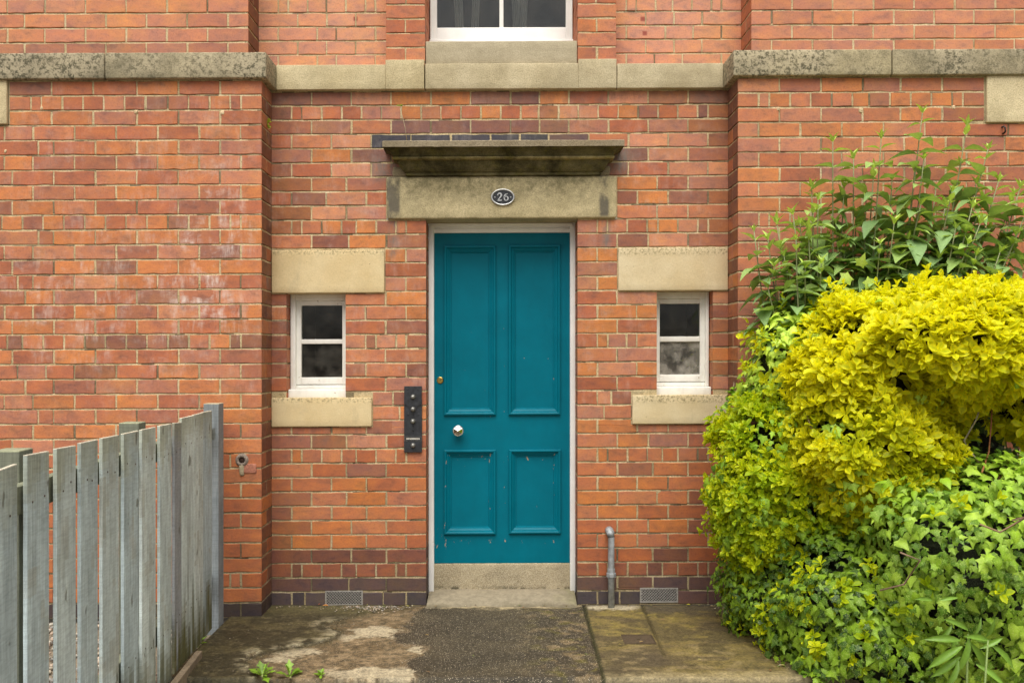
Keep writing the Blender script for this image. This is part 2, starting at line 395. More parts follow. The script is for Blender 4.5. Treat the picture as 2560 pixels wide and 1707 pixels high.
def panel(mb, mp, u0, u1, z0, z1, holes=(), colf=None, m0=0., m1=0., seed=1, jit=.0013, depth=.008):
    """bricks with raised, slightly ragged faces on a mortar bed; mp(u, z, d) -> point"""
    rr = random.Random(seed)
    hs = [(h[0]-h[4], h[1]-h[4], h[2]+h[4], h[3]+h[4]) for h in holes]
    for n in range(int(math.floor(z0/CO + 1e-6)), int(math.ceil(z1/CO - 1e-6))):
        a, b = n*CO, (n+1)*CO; zc = (a+b)/2; hdr = n % 8 == 2
        segs = [(u0, zc-.001, u1, zc+.001)]
        for h in hs: segs = rsub(segs, h)
        for s in sorted(set((s[0], s[2]) for s in segs)):
            cs = cuts(s[0], s[1], n % 2 == 1, hdr, rr)
            for i in range(len(cs)-1):
                ua = cs[i] + (MJ/2 if i else 0); ub = cs[i+1] - (MJ/2 if i < len(cs)-2 else 0)
                if i: ua += rr.uniform(-.002, .002)
                col = colf(n, (ua+ub)/2, zc, hdr, rr)
                rects = [(ua, max(a + MJ/2, z0), ub, min(b - MJ/2, z1))]
                for h in hs: rects = rsub(rects, h)
                for q in rects:
                    if q[2]-q[0] < .012 or q[3]-q[1] < .01: continue
                    ring = []
                    nu = max(1, int((q[2]-q[0])/.045)); nv = 2
                    for k in range(nu): ring.append((q[0] + (q[2]-q[0])*k/nu, q[1]))
                    for k in range(nv): ring.append((q[2], q[1] + (q[3]-q[1])*k/nv))
                    for k in range(nu): ring.append((q[2] - (q[2]-q[0])*k/nu, q[3]))
                    for k in range(nv): ring.append((q[0], q[3] - (q[3]-q[1])*k/nv))
                    fl0 = abs(q[0]-u0) < 1e-6 or i == 0; fl1 = abs(q[2]-u1) < 1e-6 or i == len(cs)-2
                    pr = []
                    for (u, z) in ring:
                        du = 0 if (u == q[0] and fl0) or (u == q[2] and fl1) else rr.gauss(0, jit*.7)
                        pr.append((u + du, z + rr.gauss(0, jit)))
                    dj = rr.uniform(-.0012, .0012); cu, cz = (q[0]+q[2])/2, (q[1]+q[3])/2
                    t1, t2 = rr.gauss(0, .0006), rr.gauss(0, .0006)
                    B = .0022
                    inner = []
                    for u, z in pr:
                        iu = u + (B if u < cu - .3*(q[2]-q[0]) else -B if u > cu + .3*(q[2]-q[0]) else 0)*(0 if (fl0 and u < cu and u-q[0] < 1e-4) or (fl1 and u > cu and q[2]-u < 1e-4) else 1)
                        iz = z + (B if z < cz else -B)*(1 if abs(z-cz) > .2*(q[3]-q[1]) else 0)
                        inner.append(mp(iu, iz, dj + t1*(u-cu)/.1 + t2*(z-cz)/.04))
                    mid = [mp(u, z, dj - .0024) for u, z in pr]
                    back = [mp(u, z, -depth) for u, z in pr]
                    N = len(pr); fs = [tuple(range(N))]
                    for k in range(N):
                        k2 = (k+1) % N
                        fs.append((k, N+k, N+k2, k2)); fs.append((N+k, 2*N+k, 2*N+k2, N+k2))
                    mb.add(inner + mid + back, fs, 0, col)
    # struck pointing: each bed joint slopes back under the bricks above it
    rects = [(u0 + m0, z0, u1 - m1, z1)]
    for h in holes: rects = rsub(rects, (h[0], h[1], h[2], h[3]))
    for q in rects:
        us = [q[0]]
        while us[-1] < q[2] - .10: us.append(us[-1] + rr.uniform(.05, .09))
        us.append(q[2]); zs = [(q[1], -.0034, 0)]
        for n in range(int(q[1]/CO) - 1, int(q[3]/CO) + 2):
            for dz, dd, k in ((-MJ/2-.0015, -.0030, 1), (MJ/2-.0032, -.0036, 2), (MJ/2+.0004, -.0125, 3), (MJ/2+.004, -.0034, 0)):
                z = n*CO + dz
                if q[1] < z < q[3]: zs.append((z, dd, k))
        zs.append((q[3], -.0034, 0)); o = len(mb.v); nu = len(us)
        for z, dd, k in zs:
            for i, u in enumerate(us):
                e = 0 if i in (0, nu-1) else rr.random()
                if k == 2: mb.v.append(mp(u, z + (e-.6)*.003, dd - e*.0015))
                elif k == 3: mb.v.append(mp(u, z, -.0038 - max(0., e-.35)*.013))
                else: mb.v.append(mp(u, z, dd))
        for j in range(len(zs)-1):
            for i in range(nu-1):
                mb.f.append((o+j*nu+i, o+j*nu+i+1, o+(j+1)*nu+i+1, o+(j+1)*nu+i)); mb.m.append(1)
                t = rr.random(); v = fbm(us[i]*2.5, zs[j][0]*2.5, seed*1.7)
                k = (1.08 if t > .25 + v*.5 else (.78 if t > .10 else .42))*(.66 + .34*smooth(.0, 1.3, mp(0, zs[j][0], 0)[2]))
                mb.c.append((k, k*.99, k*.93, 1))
def front(y): return lambda u, z, d: (u, y - d, z)
def faceR(x): return lambda u, z, d: (x + d, u, z)        # faces +X, u runs along +Y
def faceL(x): return lambda u, z, d: (x - d, -u, z)       # faces -X, u runs along -Y

# key measures
XL, XR, YP = -1.397, 1.385, -.226          # inner corners, pier face
U = .11                                    # the upper storey steps back
XLU, XRU = XL - U, XR + U
ZS0, ZS1 = 3.137, 3.287                    # string course
DX0, DX1, ZLB, ZLT = -.456, .468, 2.354, 2.612
SLX0, SLX1 = -.694, .705
def dark(c, k, tint=(1, 1, 1)): return tuple(x*k*t for x, t in zip(c, tint))
PLINTH = [(.075, .050, .050), (.095, .055, .050), (.060, .048, .053), (.11, .058, .048)]
def col_recess(n, u, z, hdr, rr):
    c = pick(rr)
    if n == 0: c = rr.choice([(.075, .050, .050), (.058, .044, .046), (.085, .058, .056)])
    elif n == 1: c = rr.choice([PLINTH[1], PLINTH[3], (.13, .062, .045)])
    elif n <= 3: c = rr.choice([(.16, .062, .04), (.33, .10, .04), (.19, .07, .045), (.25, .085, .045)])
    elif n < 11: c = mix(c, (.37, .115, .040), .5)
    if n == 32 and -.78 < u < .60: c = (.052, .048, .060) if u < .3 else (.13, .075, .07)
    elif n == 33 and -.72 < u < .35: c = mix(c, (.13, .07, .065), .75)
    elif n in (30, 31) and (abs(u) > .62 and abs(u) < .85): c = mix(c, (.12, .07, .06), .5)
    if n >= 34 and rr.random() < .18: c = mix(c, (.16, .08, .07), .5)
    if rr.random() < .04: c = mix(c, (.14, .07, .06), .5)
    if abs(u) > 1.16 and rr.random() < .55: c = mix(c, (.16, .07, .05), .5)
    if n == 35 and rr.random() < .6: c = mix(c, (.17, .085, .07), .5)
    return c
def col_pier(n, u, z, hdr, rr):
    c = mix(pick(rr), (.44, .16, .088), .3)
    if n == 0: c = rr.choice([(.045, .034, .036), (.055, .038, .038)])
    elif n < 11: c = mix(c, (.37, .112, .038), .55)
    if n == 18 and rr.random() < .5: c = mix(c, (.15, .075, .06), .7)
    if rr.random() < .02: c = mix(c, (.15, .075, .06), .5)
    return c
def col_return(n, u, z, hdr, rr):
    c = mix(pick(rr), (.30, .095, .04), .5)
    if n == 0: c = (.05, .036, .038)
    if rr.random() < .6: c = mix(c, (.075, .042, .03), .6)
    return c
def col_upper(n, u, z, hdr, rr):
    c = mix(pick(rr), (.64, .31, .20), .65)
    if n <= 37: c = mix(c, (.30, .125, .09), .5)
    return c
def col_upier(n, u, z, hdr, rr):
    c = mix(pick(rr), (.54, .235, .15), .5)
    if n <= 38: c = mix(c, (.24, .11, .085), .5 if u < 0 else .15)
    return c
def col_pil(n, u, z, hdr, rr):
    c = mix(pick(rr), (.43, .14, .07), .5)
    return c

root = empty('brick_building', (0, 0, 0), 'red brick house front with pale stone bands, sash windows and a teal panelled door', 'building')
WL = (-1.308, 1.2655+.0054, -.946, 1.902+.0054)      # left window opening (x0, z0, x1, z1)
WR = (.951, 1.283-.005, 1.294, 1.917-.005)
LLs = (XL, 1.902+.0054, -.7085, 2.163+.0045); LRs = (.7146, 1.917-.0045, XR, 2.180-.0045)
SLs = (XL, 1.090+.005, -.785, 1.2655+.0054); SRs = (.80, 1.107-.005, XR, 1.283-.005)
g_ = .006
mb = MB()
holes = [(DX0, -.2, DX1, ZLB, 0), (SLX0, ZLB, SLX1, ZLT, g_), (*WL, 0), (*WR, 0),
         (LLs[0]-.1, *LLs[1:], g_), (LRs[0], LRs[1], LRs[2]+.1, LRs[3], g_), (SLs[0]-.1, *SLs[1:], g_), (SRs[0], SRs[1], SRs[2]+.1, SRs[3], g_),
         (wx(813), bz(813, 1513), wx(907), bz(813, 1476), .002), (wx(1600), bz(1600, 1505.5), wx(1695), bz(1600, 1469), .002)]
panel(mb, front(0), XL, XR, -.0, ZS0 + .02, holes, col_recess, seed=3)
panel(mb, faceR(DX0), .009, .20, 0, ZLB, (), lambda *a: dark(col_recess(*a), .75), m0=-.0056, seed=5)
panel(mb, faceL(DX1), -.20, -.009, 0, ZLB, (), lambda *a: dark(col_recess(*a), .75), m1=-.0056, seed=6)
for W_, sd in ((WL, 8), (WR, 9)):
    panel(mb, faceR(W_[0]), .009, .13, W_[1], W_[3], (), col_recess, m0=-.0056, seed=sd)
    panel(mb, faceL(W_[2]), -.13, -.009, W_[1], W_[3], (), col_recess, m1=-.0056, seed=sd+20)
mb.build('wall', [M_BRICK, M_MORT], root)
# projecting lower walls either side
mb = MB()
LCX = -2.872
panel(mb, front(YP), -4.4, XL, 0, ZS0 + .02, [(-4.6, 2.869+.013, LCX, 3.3, g_)], col_pier, m1=.0034, seed=31)
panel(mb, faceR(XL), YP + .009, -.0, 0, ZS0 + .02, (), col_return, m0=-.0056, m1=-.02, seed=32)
mb.build('side_wall', [M_BRICK, M_MORT], root)
mb = MB()
RCX = 2.826
panel(mb, front(YP), XR, 4.4, 0, ZS0 + .02, [(RCX, 2.878-.013, 4.6, 3.3, g_)], col_pier, m0=.0034, seed=34)
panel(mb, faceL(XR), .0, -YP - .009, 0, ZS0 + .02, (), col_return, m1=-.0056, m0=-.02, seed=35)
mb.build('side_wall', [M_BRICK, M_MORT], root)
# storey above
ZT = 4.9
mb = MB()
panel(mb, front(U), XLU, XRU, ZS1 - .03, ZT, [(-.66, 3., .66, 6, 0)], col_upper, seed=41)
panel(mb, front(YP + U), -4.4, XLU, ZS1 - .03, ZT, (), col_upier, m1=.0034, seed=42)
panel(mb, faceR(XLU), YP + U + .009, U, ZS1 - .03, ZT, (), col_return, m0=-.0056, m1=-.02, seed=43)
panel(mb, front(YP + U), XRU, 4.4, ZS1 - .03, ZT, (), col_upier, m0=.0034, seed=44)
panel(mb, faceL(XRU), -U, -(YP + U) - .009, ZS1 - .03, ZT, (), lambda *a: mix(col_return(*a), (.42, .15, .075), .6), m1=-.0056, m0=-.02, seed=45)
mb.build('upper_wall', [M_BRICK, M_MORT], root)
for k, (a, b, fl) in enumerate(((-.698, -.461, 1), (.468, .701, 0))):
    mb = MB(); rr0 = random.Random(50+k)
    yP = -.012
    panel(mb, front(yP), a, b, ZS1, ZT, (), col_pil, m0=.0034, m1=.0034, seed=50+k)
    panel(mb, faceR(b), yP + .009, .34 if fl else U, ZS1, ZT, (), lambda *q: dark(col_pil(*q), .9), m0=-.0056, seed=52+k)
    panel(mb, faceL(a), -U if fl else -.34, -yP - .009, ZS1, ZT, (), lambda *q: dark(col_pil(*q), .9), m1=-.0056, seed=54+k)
    mb.build('pilaster', [M_BRICK, M_MORT], root)

# ------------------------------------------------------------------ stonework
def stone(name, boxes, m, r=.006, amp=.0016, seg=.035, label=None, tint=(1, 1, 1)):
    b = MB()
    for q in boxes: b.rbox(*q, r=r, seg=seg, amp=amp, fr=38., col=(*tint, 1))
    o = b.build(name, m, root, smooth_=True)
    if label: o['label'] = label
    return o
OV = .035
stone('lintel', [(LLs[0]+.002, LLs[2], -.014, .10, LLs[1], LLs[3])], M_CLEAN, label='pale stone lintel over the left small window')
stone('lintel', [(LRs[0], LRs[2]-.002, -.014, .10, LRs[1], LRs[3])], M_CLEAN, label='pale stone lintel over the right small window', tint=(.97, 1, 1.1))
stone('sill', [(SLs[0]+.002, SLs[2], -.018, .12, SLs[1], SLs[3])], M_CLEAN, label='pale stone sill under the left small window')
stone('sill', [(SRs[0], SRs[2]-.002, -.018, .12, SRs[1], SRs[3])], M_CLEAN, label='pale stone sill under the right small window', tint=(.97, 1, 1.08))
stone('lintel', [(SLX0, SLX1, -.022, .22, ZLB, ZLT)], M_LINTEL, r=.012, amp=.003, label='stained stone lintel over the teal door')
stone('lintel', [(-4.4, LCX-.004, YP-.016, YP+.1, 2.869+.013, ZS0+.001)], M_STRING, tint=(1.15, 1.12, 1.05))
stone('lintel', [(RCX+.004, 4.4, YP-.016, YP+.1, 2.878-.013, ZS0+.001)], M_STRING, tint=(1.25, 1.24, 1.2))
y0s = -OV
stone('string_course', [(XL+OV+.001, -.698, y0s, U+.05, ZS0, ZS1), (-.6985, -.464, y0s-.001, U+.05, ZS0, ZS1+.029)], M_STRING, r=.005, tint=(1.13, 1.12, 1.06))
stone('string_course', [(-.458, .470, y0s, U+.05, ZS0, ZS1+.004), (.4695, .702, y0s-.001, U+.05, ZS0, ZS1+.029)], M_STRING, r=.005)
stone('string_course', [(.706, XR-OV-.001, y0s, U+.05, ZS0, ZS1)], M_STRING, r=.005)
yp = YP - OV
jl, jr = wx(261, yp), wx(2231, yp)
stone('string_course', [(jl+.003, XL+OV, yp, U+.05, ZS0, ZS1)], M_PIER, r=.008, amp=.0025, tint=(1.25, 1.22, 1.15))
stone('string_course', [(-4.4, jl-.002, yp, U+.05, ZS0, ZS1)], M_PIER, r=.008, amp=.0025, tint=(.95, .93, .88))
stone('string_course', [(XR-OV, jr-.003, yp, U+.05, ZS0, ZS1)], M_PIER, r=.008, amp=.0025, tint=(1.38, 1.32, 1.18))
stone('string_course', [(jr+.002, 4.4, yp, U+.05, ZS0, ZS1)], M_PIER, r=.008, amp=.0025, tint=(1.2, 1.16, 1.08))
stone('sill', [(-.4585, .4655, -.006, .40, ZS1+.004, 3.437)], M_SILLUP, r=.006, label='grey stone sill under the white sash window above')
# door canopy: moulded profile mitred round both ends
prof = [(.000, 2.612), (.028, 2.614), (.030, 2.632), (.040, 2.634), (.052, 2.646), (.068, 2.668), (.078, 2.688), (.080, 2.692), (.100, 2.695), (.105, 2.702), (.101, 2.710),
        (.094, 2.713), (.104, 2.727), (.120, 2.741), (.136, 2.750), (.141, 2.753), (.155, 2.756), (.156, 2.789), (.151, 2.793), (.0, 2.803)]
mb = MB(); CX0, CX1 = -.545+.0, .575-.0
nseg = 40
def canopy_ring(p, z, t):
    return None
rows = []
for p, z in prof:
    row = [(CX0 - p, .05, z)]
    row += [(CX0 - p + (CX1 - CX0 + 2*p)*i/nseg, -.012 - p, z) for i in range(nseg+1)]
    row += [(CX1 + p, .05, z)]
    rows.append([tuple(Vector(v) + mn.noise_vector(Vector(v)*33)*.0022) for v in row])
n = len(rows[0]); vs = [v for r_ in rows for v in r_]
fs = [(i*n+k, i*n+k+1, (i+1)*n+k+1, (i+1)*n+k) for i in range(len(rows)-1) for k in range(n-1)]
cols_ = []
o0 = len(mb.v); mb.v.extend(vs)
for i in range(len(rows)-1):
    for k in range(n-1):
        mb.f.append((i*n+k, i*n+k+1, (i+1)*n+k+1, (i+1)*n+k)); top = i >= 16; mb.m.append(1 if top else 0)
        mb.c.append((.58, .56, .58, 1) if top else ((1.9, 1.8, 1.6, 1) if 7 <= i <= 9 else (1., 1., .95, 1)))  # bead rings coloured lighter, a painted highlight along the moulding
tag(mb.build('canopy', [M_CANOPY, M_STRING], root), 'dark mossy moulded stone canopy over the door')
# mortar stubs filling the gaps beside the canopy foot
for x0, x1 in ((-.66, -.572), (.602, .665)):
    mb = MB(); mb.rbox(x0, x1, -.012, .02, ZLT + .001, ZLT + .062, r=.012, amp=.006, seg=.015, col=(.62, .60, .60, 1))
    mb.build('mortar_fillet', M_STRING, root, smooth_=True)

# old plaster plugs where fixings were pulled from the joints
rq = random.Random(61)
for px, py in ((104, 270), (340, 279), (556, 281), (14, 378), (1945, 272), (2152, 276), (2384, 268)):
    x, z = wx(px, YP), bz(px, py, YP); b = MB(); w_ = rq.uniform(.008, .014)
    b.rbox(x-w_, x+w_, YP-.003, YP+.01, z-w_*1.3, z+w_, r=.007, seg=.006, amp=.005, fr=70, col=(1.35, 1.2, 1.15, 1)); b.build('plaster_plug', M_STRING, root, smooth_=True)
# ------------------------------------------------------------------ door
YD = .19
dx0, dx1, dz0, dz1 = wx(1083, YD), wx(1427, YD), .215, 2.296
mb = MB()
def dpx(x): return wx(x/.91875, YD)
def dpy(y): return wz(y/.91875, YD)
PAN = [(1020, 1139, 564, 953), (1168, 1287, 563, 953), (1020, 1139, 1032, 1226), (1169, 1288, 1032, 1225)]
pan = [(dpx(a), dpx(b), dpy(d), dpy(c)) for a, b, c, d in PAN]
rects = [(dx0, dz0, dx1, dz1)]
for p in pan: rects = rsub(rects, (p[0]+.008, p[2]+.008, p[1]-.008, p[3]-.008))
for q in rects:
    mb.add([(q[0], YD, q[1]), (q[2], YD, q[1]), (q[2], YD, q[3]), (q[0], YD, q[3])], [(0, 1, 2, 3)])
mb.add([(dx0, YD, dz0), (dx1, YD, dz0), (dx1, YD+.045, dz0), (dx0, YD+.045, dz0)], [(3, 2, 1, 0)])
mb.add([(dx0, YD, dz0), (dx0, YD+.045, dz0), (dx0, YD+.045, dz1), (dx0, YD, dz1)], [(0, 3, 2, 1)])
mb.add([(dx1, YD, dz0), (dx1, YD+.045, dz0), (dx1, YD+.045, dz1), (dx1, YD, dz1)], [(0, 1, 2, 3)])
for p in pan:
    mb.add([(p[0]+.04, YD+.012, p[2]+.04), (p[1]-.04, YD+.012, p[2]+.04), (p[1]-.04, YD+.012, p[3]-.04), (p[0]+.04, YD+.012, p[3]-.04)], [(0, 1, 2, 3)])
door = mb.build('door', M_TEAL, root); tag(door, 'teal painted four panel door with chipped paint')
mprof = [(.000, .000), (.000, -.013), (.004, -.017), (.011, -.018), (.016, -.015), (.019, -.010), (.0205, -.0065), (.025, -.0055), (.031, -.0015), (.036, .0015), (.038, .005), (.0435, .006), (.046, .0125)]
for p in pan:
    mb = MB(); rows = []
    for w, h in mprof:
        rows.append([(p[0]+w, YD+h, p[2]+w), (p[1]-w, YD+h, p[2]+w), (p[1]-w, YD+h, p[3]-w), (p[0]+w, YD+h, p[3]-w)])
    vs = [v for r_ in rows for v in r_]; fs = []
    for i in range(len(rows)-1):
        for k in range(4):
            k2 = (k+1) % 4; fs.append((i*4+k, i*4+k2, (i+1)*4+k2, (i+1)*4+k))
    mb.add(vs, fs); mb.build('panel_moulding', M_TEAL, door)
kx, kz = wx(1145, YD-.06), bz(1145, 1077, YD-.06)
mb = MB()
mb.lathe_y(kx, kz, [(.030, YD), (.030, YD-.004), (.026, YD-.008), (.013, YD-.012), (.012, YD-.028), (.018, YD-.034), (.031, YD-.040), (.0355, YD-.046), (.0355, YD-.050), (.033, YD-.054), (.0305, YD-.055)], 32)
hexv = [(kx + .0295*math.cos(math.pi/3*k + .52), YD-.056, kz + .0295*math.sin(math.pi/3*k + .52)) for k in range(6)] + [(kx, YD-.071, kz)]
mb.add(hexv, [(k, (k+1) % 6, 6) for k in range(6)])
tag(mb.build('door_knob', M_CHROME, door), 'round chrome door knob with a faceted face')
lx, lz = wx(1100.5, YD), bz(1100.5, 950.5, YD)
mb = MB(); mb.lathe_y(lx, lz, [(.021, YD), (.021, YD-.004), (.018, YD-.006), (.0165, YD-.004), (.0163, YD-.003)], 24)
mb.lathe_y(lx, lz, [(.0125, YD-.003), (.0125, YD-.0055)], 20)
mb.box(lx-.0014, lx+.0014, YD-.0062, YD-.0054, lz-.008, lz+.001, 1); mb.lathe_y(lx, lz+.001, [(.0026, YD-.0054), (.0026, YD-.0063)], 10, 1)
tag(mb.build('door_lock', [M_BRASS, M_DARK], door), 'small round brass lock cylinder')
# frame
mb = MB(); YF = .155
fz0 = .03
for a, b in ((wx(1071, YF), wx(1084.5, YF)), (wx(1425.5, YF), wx(1439, YF))):
    mb.rbox(a, b, YF, YF+.09, fz0, ZLB+.01, r=.005, seg=.2, amp=.0008)
a, b = wx(1071, YF), wx(1439, YF)
mb.rbox(a+.004, b-.004, YF+.012, YF+.10, 2.296, ZLB+.005, r=.004, seg=.2)
mb.rbox(a+.030, b-.030, YF+.002, YF+.03, 2.309, 2.322, r=.004, seg=.2)
mb.rbox(a+.018, b-.018, YF-.012, YF+.03, 2.334, 2.352, r=.004, seg=.2)
mb.build('door_frame', M_WHITE, root, smooth_=True)
mb = MB()
mb.rbox(dx0-.012, dx1+.012, YD-.005, YD+.1, -.02, .213, r=.008, seg=.02, amp=.003)
tag(mb.build('threshold', M_AGG, root, smooth_=True), 'rough concrete step face under the door')
# worn doorstep ramp
mb = MB(); nx, ny = 60, 24
for j in range(ny+1):
    for i in range(nx+1):
        x = DX0 + .006 + (DX1 - DX0 - .012)*i/nx; y = YD + .0 - (YD + .085 + .05*fbm(x*4, 3, 8))*j/ny
        z = .052 - .057*(j/ny)**1.2 + fbm(x*6, y*6, 3)*.004 - .016*max(0., j/ny-.8)*5*(.5+fbm(x*9, 2, 3))
        mb.v.append((x, y, z))
for j in range(ny):
    for i in range(nx):
        q = j*(nx+1)+i; mb.f.append((q, q+nx+1, q+nx+2, q+1)); mb.m.append(0)
        x, y = mb.v[q][:2]; t = smooth(.03, -.07, y + fbm(x*5, y*5, 1)*.07)
        c = mix((.255, .215, .145), (.21, .19, .10), smooth(.3, .46, x + fbm(x*9, y*9, 4)*.1)*.7)
        mb.c.append((*mix(c, (.13, .108, .066), t*.85), 1))
M_STEP = attr_mat('worn_concrete', .9, 30, (.72, 1.2), .4, .003)
mb.build('doorstep', M_STEP, root, smooth_=True)

# ------------------------------------------------------------------ windows
def small_window(opening, ox0, ox1, pane_x, zs, lab, glass2):
    """opening; outer frame x-range; panes x-range; zs = bottom, sill top, pane heights, top"""
    yb = .085
    zb, zsill, p0, p1, p2, p3, zt = zs
    fr = MB()
    fr.rbox(ox0, pane_x[0]-.030, yb, yb+.08, zsill, zt, r=.004, seg=.3, amp=.0006)
    fr.rbox(pane_x[1]+.030, ox1, yb, yb+.08, zsill, zt, r=.004, seg=.3, amp=.0006)
    fr.rbox(pane_x[0]-.030, pane_x[1]+.030, yb+.004, yb+.08, p3+.030, zt, r=.004, seg=.3)
    fr.rbox(ox0-.004, ox1+.004, yb-.045, yb+.09, zb, zsill, r=.007, seg=.3, amp=.001)
    w = fr.build('window', M_WHITEOLD, root, smooth_=True); tag(w, lab)
    ss = MB(); ys = yb+.022
    a, b = pane_x
    ss.rbox(a-.031, a, ys, ys+.04, p0-.045, p3+.031, r=.003, seg=.3); ss.rbox(b, b+.031, ys, ys+.04, p0-.045, p3+.031, r=.003, seg=.3)
    ss.rbox(a, b, ys+.001, ys+.04, p3, p3+.030, r=.003, seg=.3); ss.rbox(a, b, ys+.001, ys+.04, p0-.044, p0, r=.003, seg=.3)
    ss.rbox(a-.031, b+.031, ys+.003, ys+.035, zsill+.001, p0-.048, r=.002, seg=.3)
    ss.build('sash', M_WHITEOLD, w, smooth_=True)
    gb = MB(); gb.rbox(a, b, ys+.004, ys+.036, p1, p2, r=.003, seg=.3); gb.build('glazing_bar', M_WHITEOLD, w, smooth_=True)
    for k, (z0, z1) in enumerate(((p2, p3), (p0, p1))):
        gp = MB(); gp.box(a-.004, b+.004, ys+.018, ys+.022, z0-.004, z1+.004)
        gp.build('pane', glass2 if k else M_GLASS, w)
    rm = MB(); y0, y1 = yb+.075, yb+1.6; X0, X1, Z0, Z1 = a-.25, b+.25, p0-.5, p3+.2
    rm.add([(X0,y0,Z0),(X1,y0,Z0),(X1,y1,Z0),(X0,y1,Z0),(X0,y0,Z1),(X1,y0,Z1),(X1,y1,Z1),(X0,y1,Z1)],
           [(0,1,2,3),(4,7,6,5),(1,5,6,2),(2,6,7,3),(3,7,4,0)])
    rm.build('room_inside', M_ROOM, w)
    return w
yb, ys = .085, .107
small_window(WL, WL[0]+.004, WL[2]-.002, (wx(753, ys), wx(855.6, ys)),
             [bz(800, 995.5, yb), bz(800, 972, yb), bz(800, 943, ys), bz(800, 859.5, ys), bz(800, 848, ys), bz(800, 763.5, ys), WL[3]],
             'narrow white two pane window left of the door', M_GLASS2)
w = small_window(WR, WR[0]+.002, WR[2]-.004, (wx(1649.5, ys), wx(1750, ys)),
             [bz(1700, 988.5, yb), bz(1700, 966, yb), bz(1700, 936, ys), bz(1700, 854, ys), bz(1700, 841, ys), bz(1700, 759, ys), WR[3]],
             'narrow white two pane window right of the door', M_GLASS3)
# sash window above
YW = .30
mb = MB(); xa, xb = -.456, .463
z0, z1 = 3.42, 4.9
zr = wz(70, YW+.02)
mb.rbox(xa, wx(1080, YW), YW, YW+.10, 3.54, z1, r=.004, seg=.3); mb.rbox(wx(1428, YW), xb, YW, YW+.10, 3.54, z1, r=.004, seg=.3)
mb.rbox(xa, xb, YW-.05, YW+.12, z0, 3.541, r=.004, seg=.3)
w = mb.build('window', M_WHITE, root, smooth_=True); tag(w, 'large white sash window above the door')
ss = MB(); a0, a1, b0, b1 = wx(1092.4, YW+.02), wx(1248.5, YW+.02), wx(1258.6, YW+.02), wx(1414.7, YW+.02)
ss.rbox(wx(1080, YW), a0, YW+.012, YW+.06, 3.542, z1, r=.003, seg=.3); ss.rbox(b1, wx(1428, YW), YW+.012, YW+.06, 3.542, z1, r=.003, seg=.3)
ss.rbox(a0, b1, YW+.014, YW+.06, 3.542, zr, r=.003, seg=.1, amp=.0008)
ss.build('sash', M_WHITE, w, smooth_=True)
gb = MB(); gb.rbox(a1, b0, YW+.02, YW+.05, zr, z1, r=.003, seg=.3); gb.build('glazing_bar', M_WHITE, w, smooth_=True)
for a, b in ((a0, a1), (b0, b1)):
    gp = MB(); gp.box(a-.004, b+.004, YW+.033, YW+.037, zr-.004, z1); gp.build('pane', M_GLASS, w)
rm = MB(); X0, X1, Z0, Z1, y0, y1 = -.9, .9, 3.3, 5.0, YW+.11, 2.6
rm.add([(X0,y0,Z0),(X1,y0,Z0),(X1,y1,Z0),(X0,y1,Z0),(X0,y0,Z1),(X1,y0,Z1),(X1,y1,Z1),(X0,y1,Z1)], [(0,1,2,3),(4,7,6,5),(1,5,6,2),(2,6,7,3),(3,7,4,0)])
rm.build('room_inside', M_ROOM, w)
def curtain(x0, x1, y, z0, z1, gather, ph):
    c = MB(); nu, nv = 26, 16
    for j in range(nv+1):
        t = j/nv
        for i in range(nu+1):
            s = i/nu; xm = (x0+x1)/2; wd = (x1-x0)*(gather + (1-gather)*t)
            c.v.append((xm + ph*(1-t)*.06 + (s-.5)*wd, y + .015*math.sin(s*22+ph*3), z0 + (z1-z0)*t))
    for j in range(nv):
        for i in range(nu):
            q = j*(nu+1)+i; c.f.append((q, q+1, q+nu+2, q+nu+1)); c.m.append(0); c.c.append((1, 1, 1, 1))
    o = c.build('curtain', M_CURTAIN, w, smooth_=True)
    md = o.modifiers.new('thick', 'SOLIDIFY'); md.thickness = .004
curtain(-.36, -.29, .46, 3.5, 4.9, .8, 1); curtain(-.15, -.09, .46, 3.5, 4.9, .8, -1)
curtain(.02, .08, .46, 3.5, 4.9, .7, 1); curtain(.14, .24, .46, 3.5, 4.9, .55, -1)

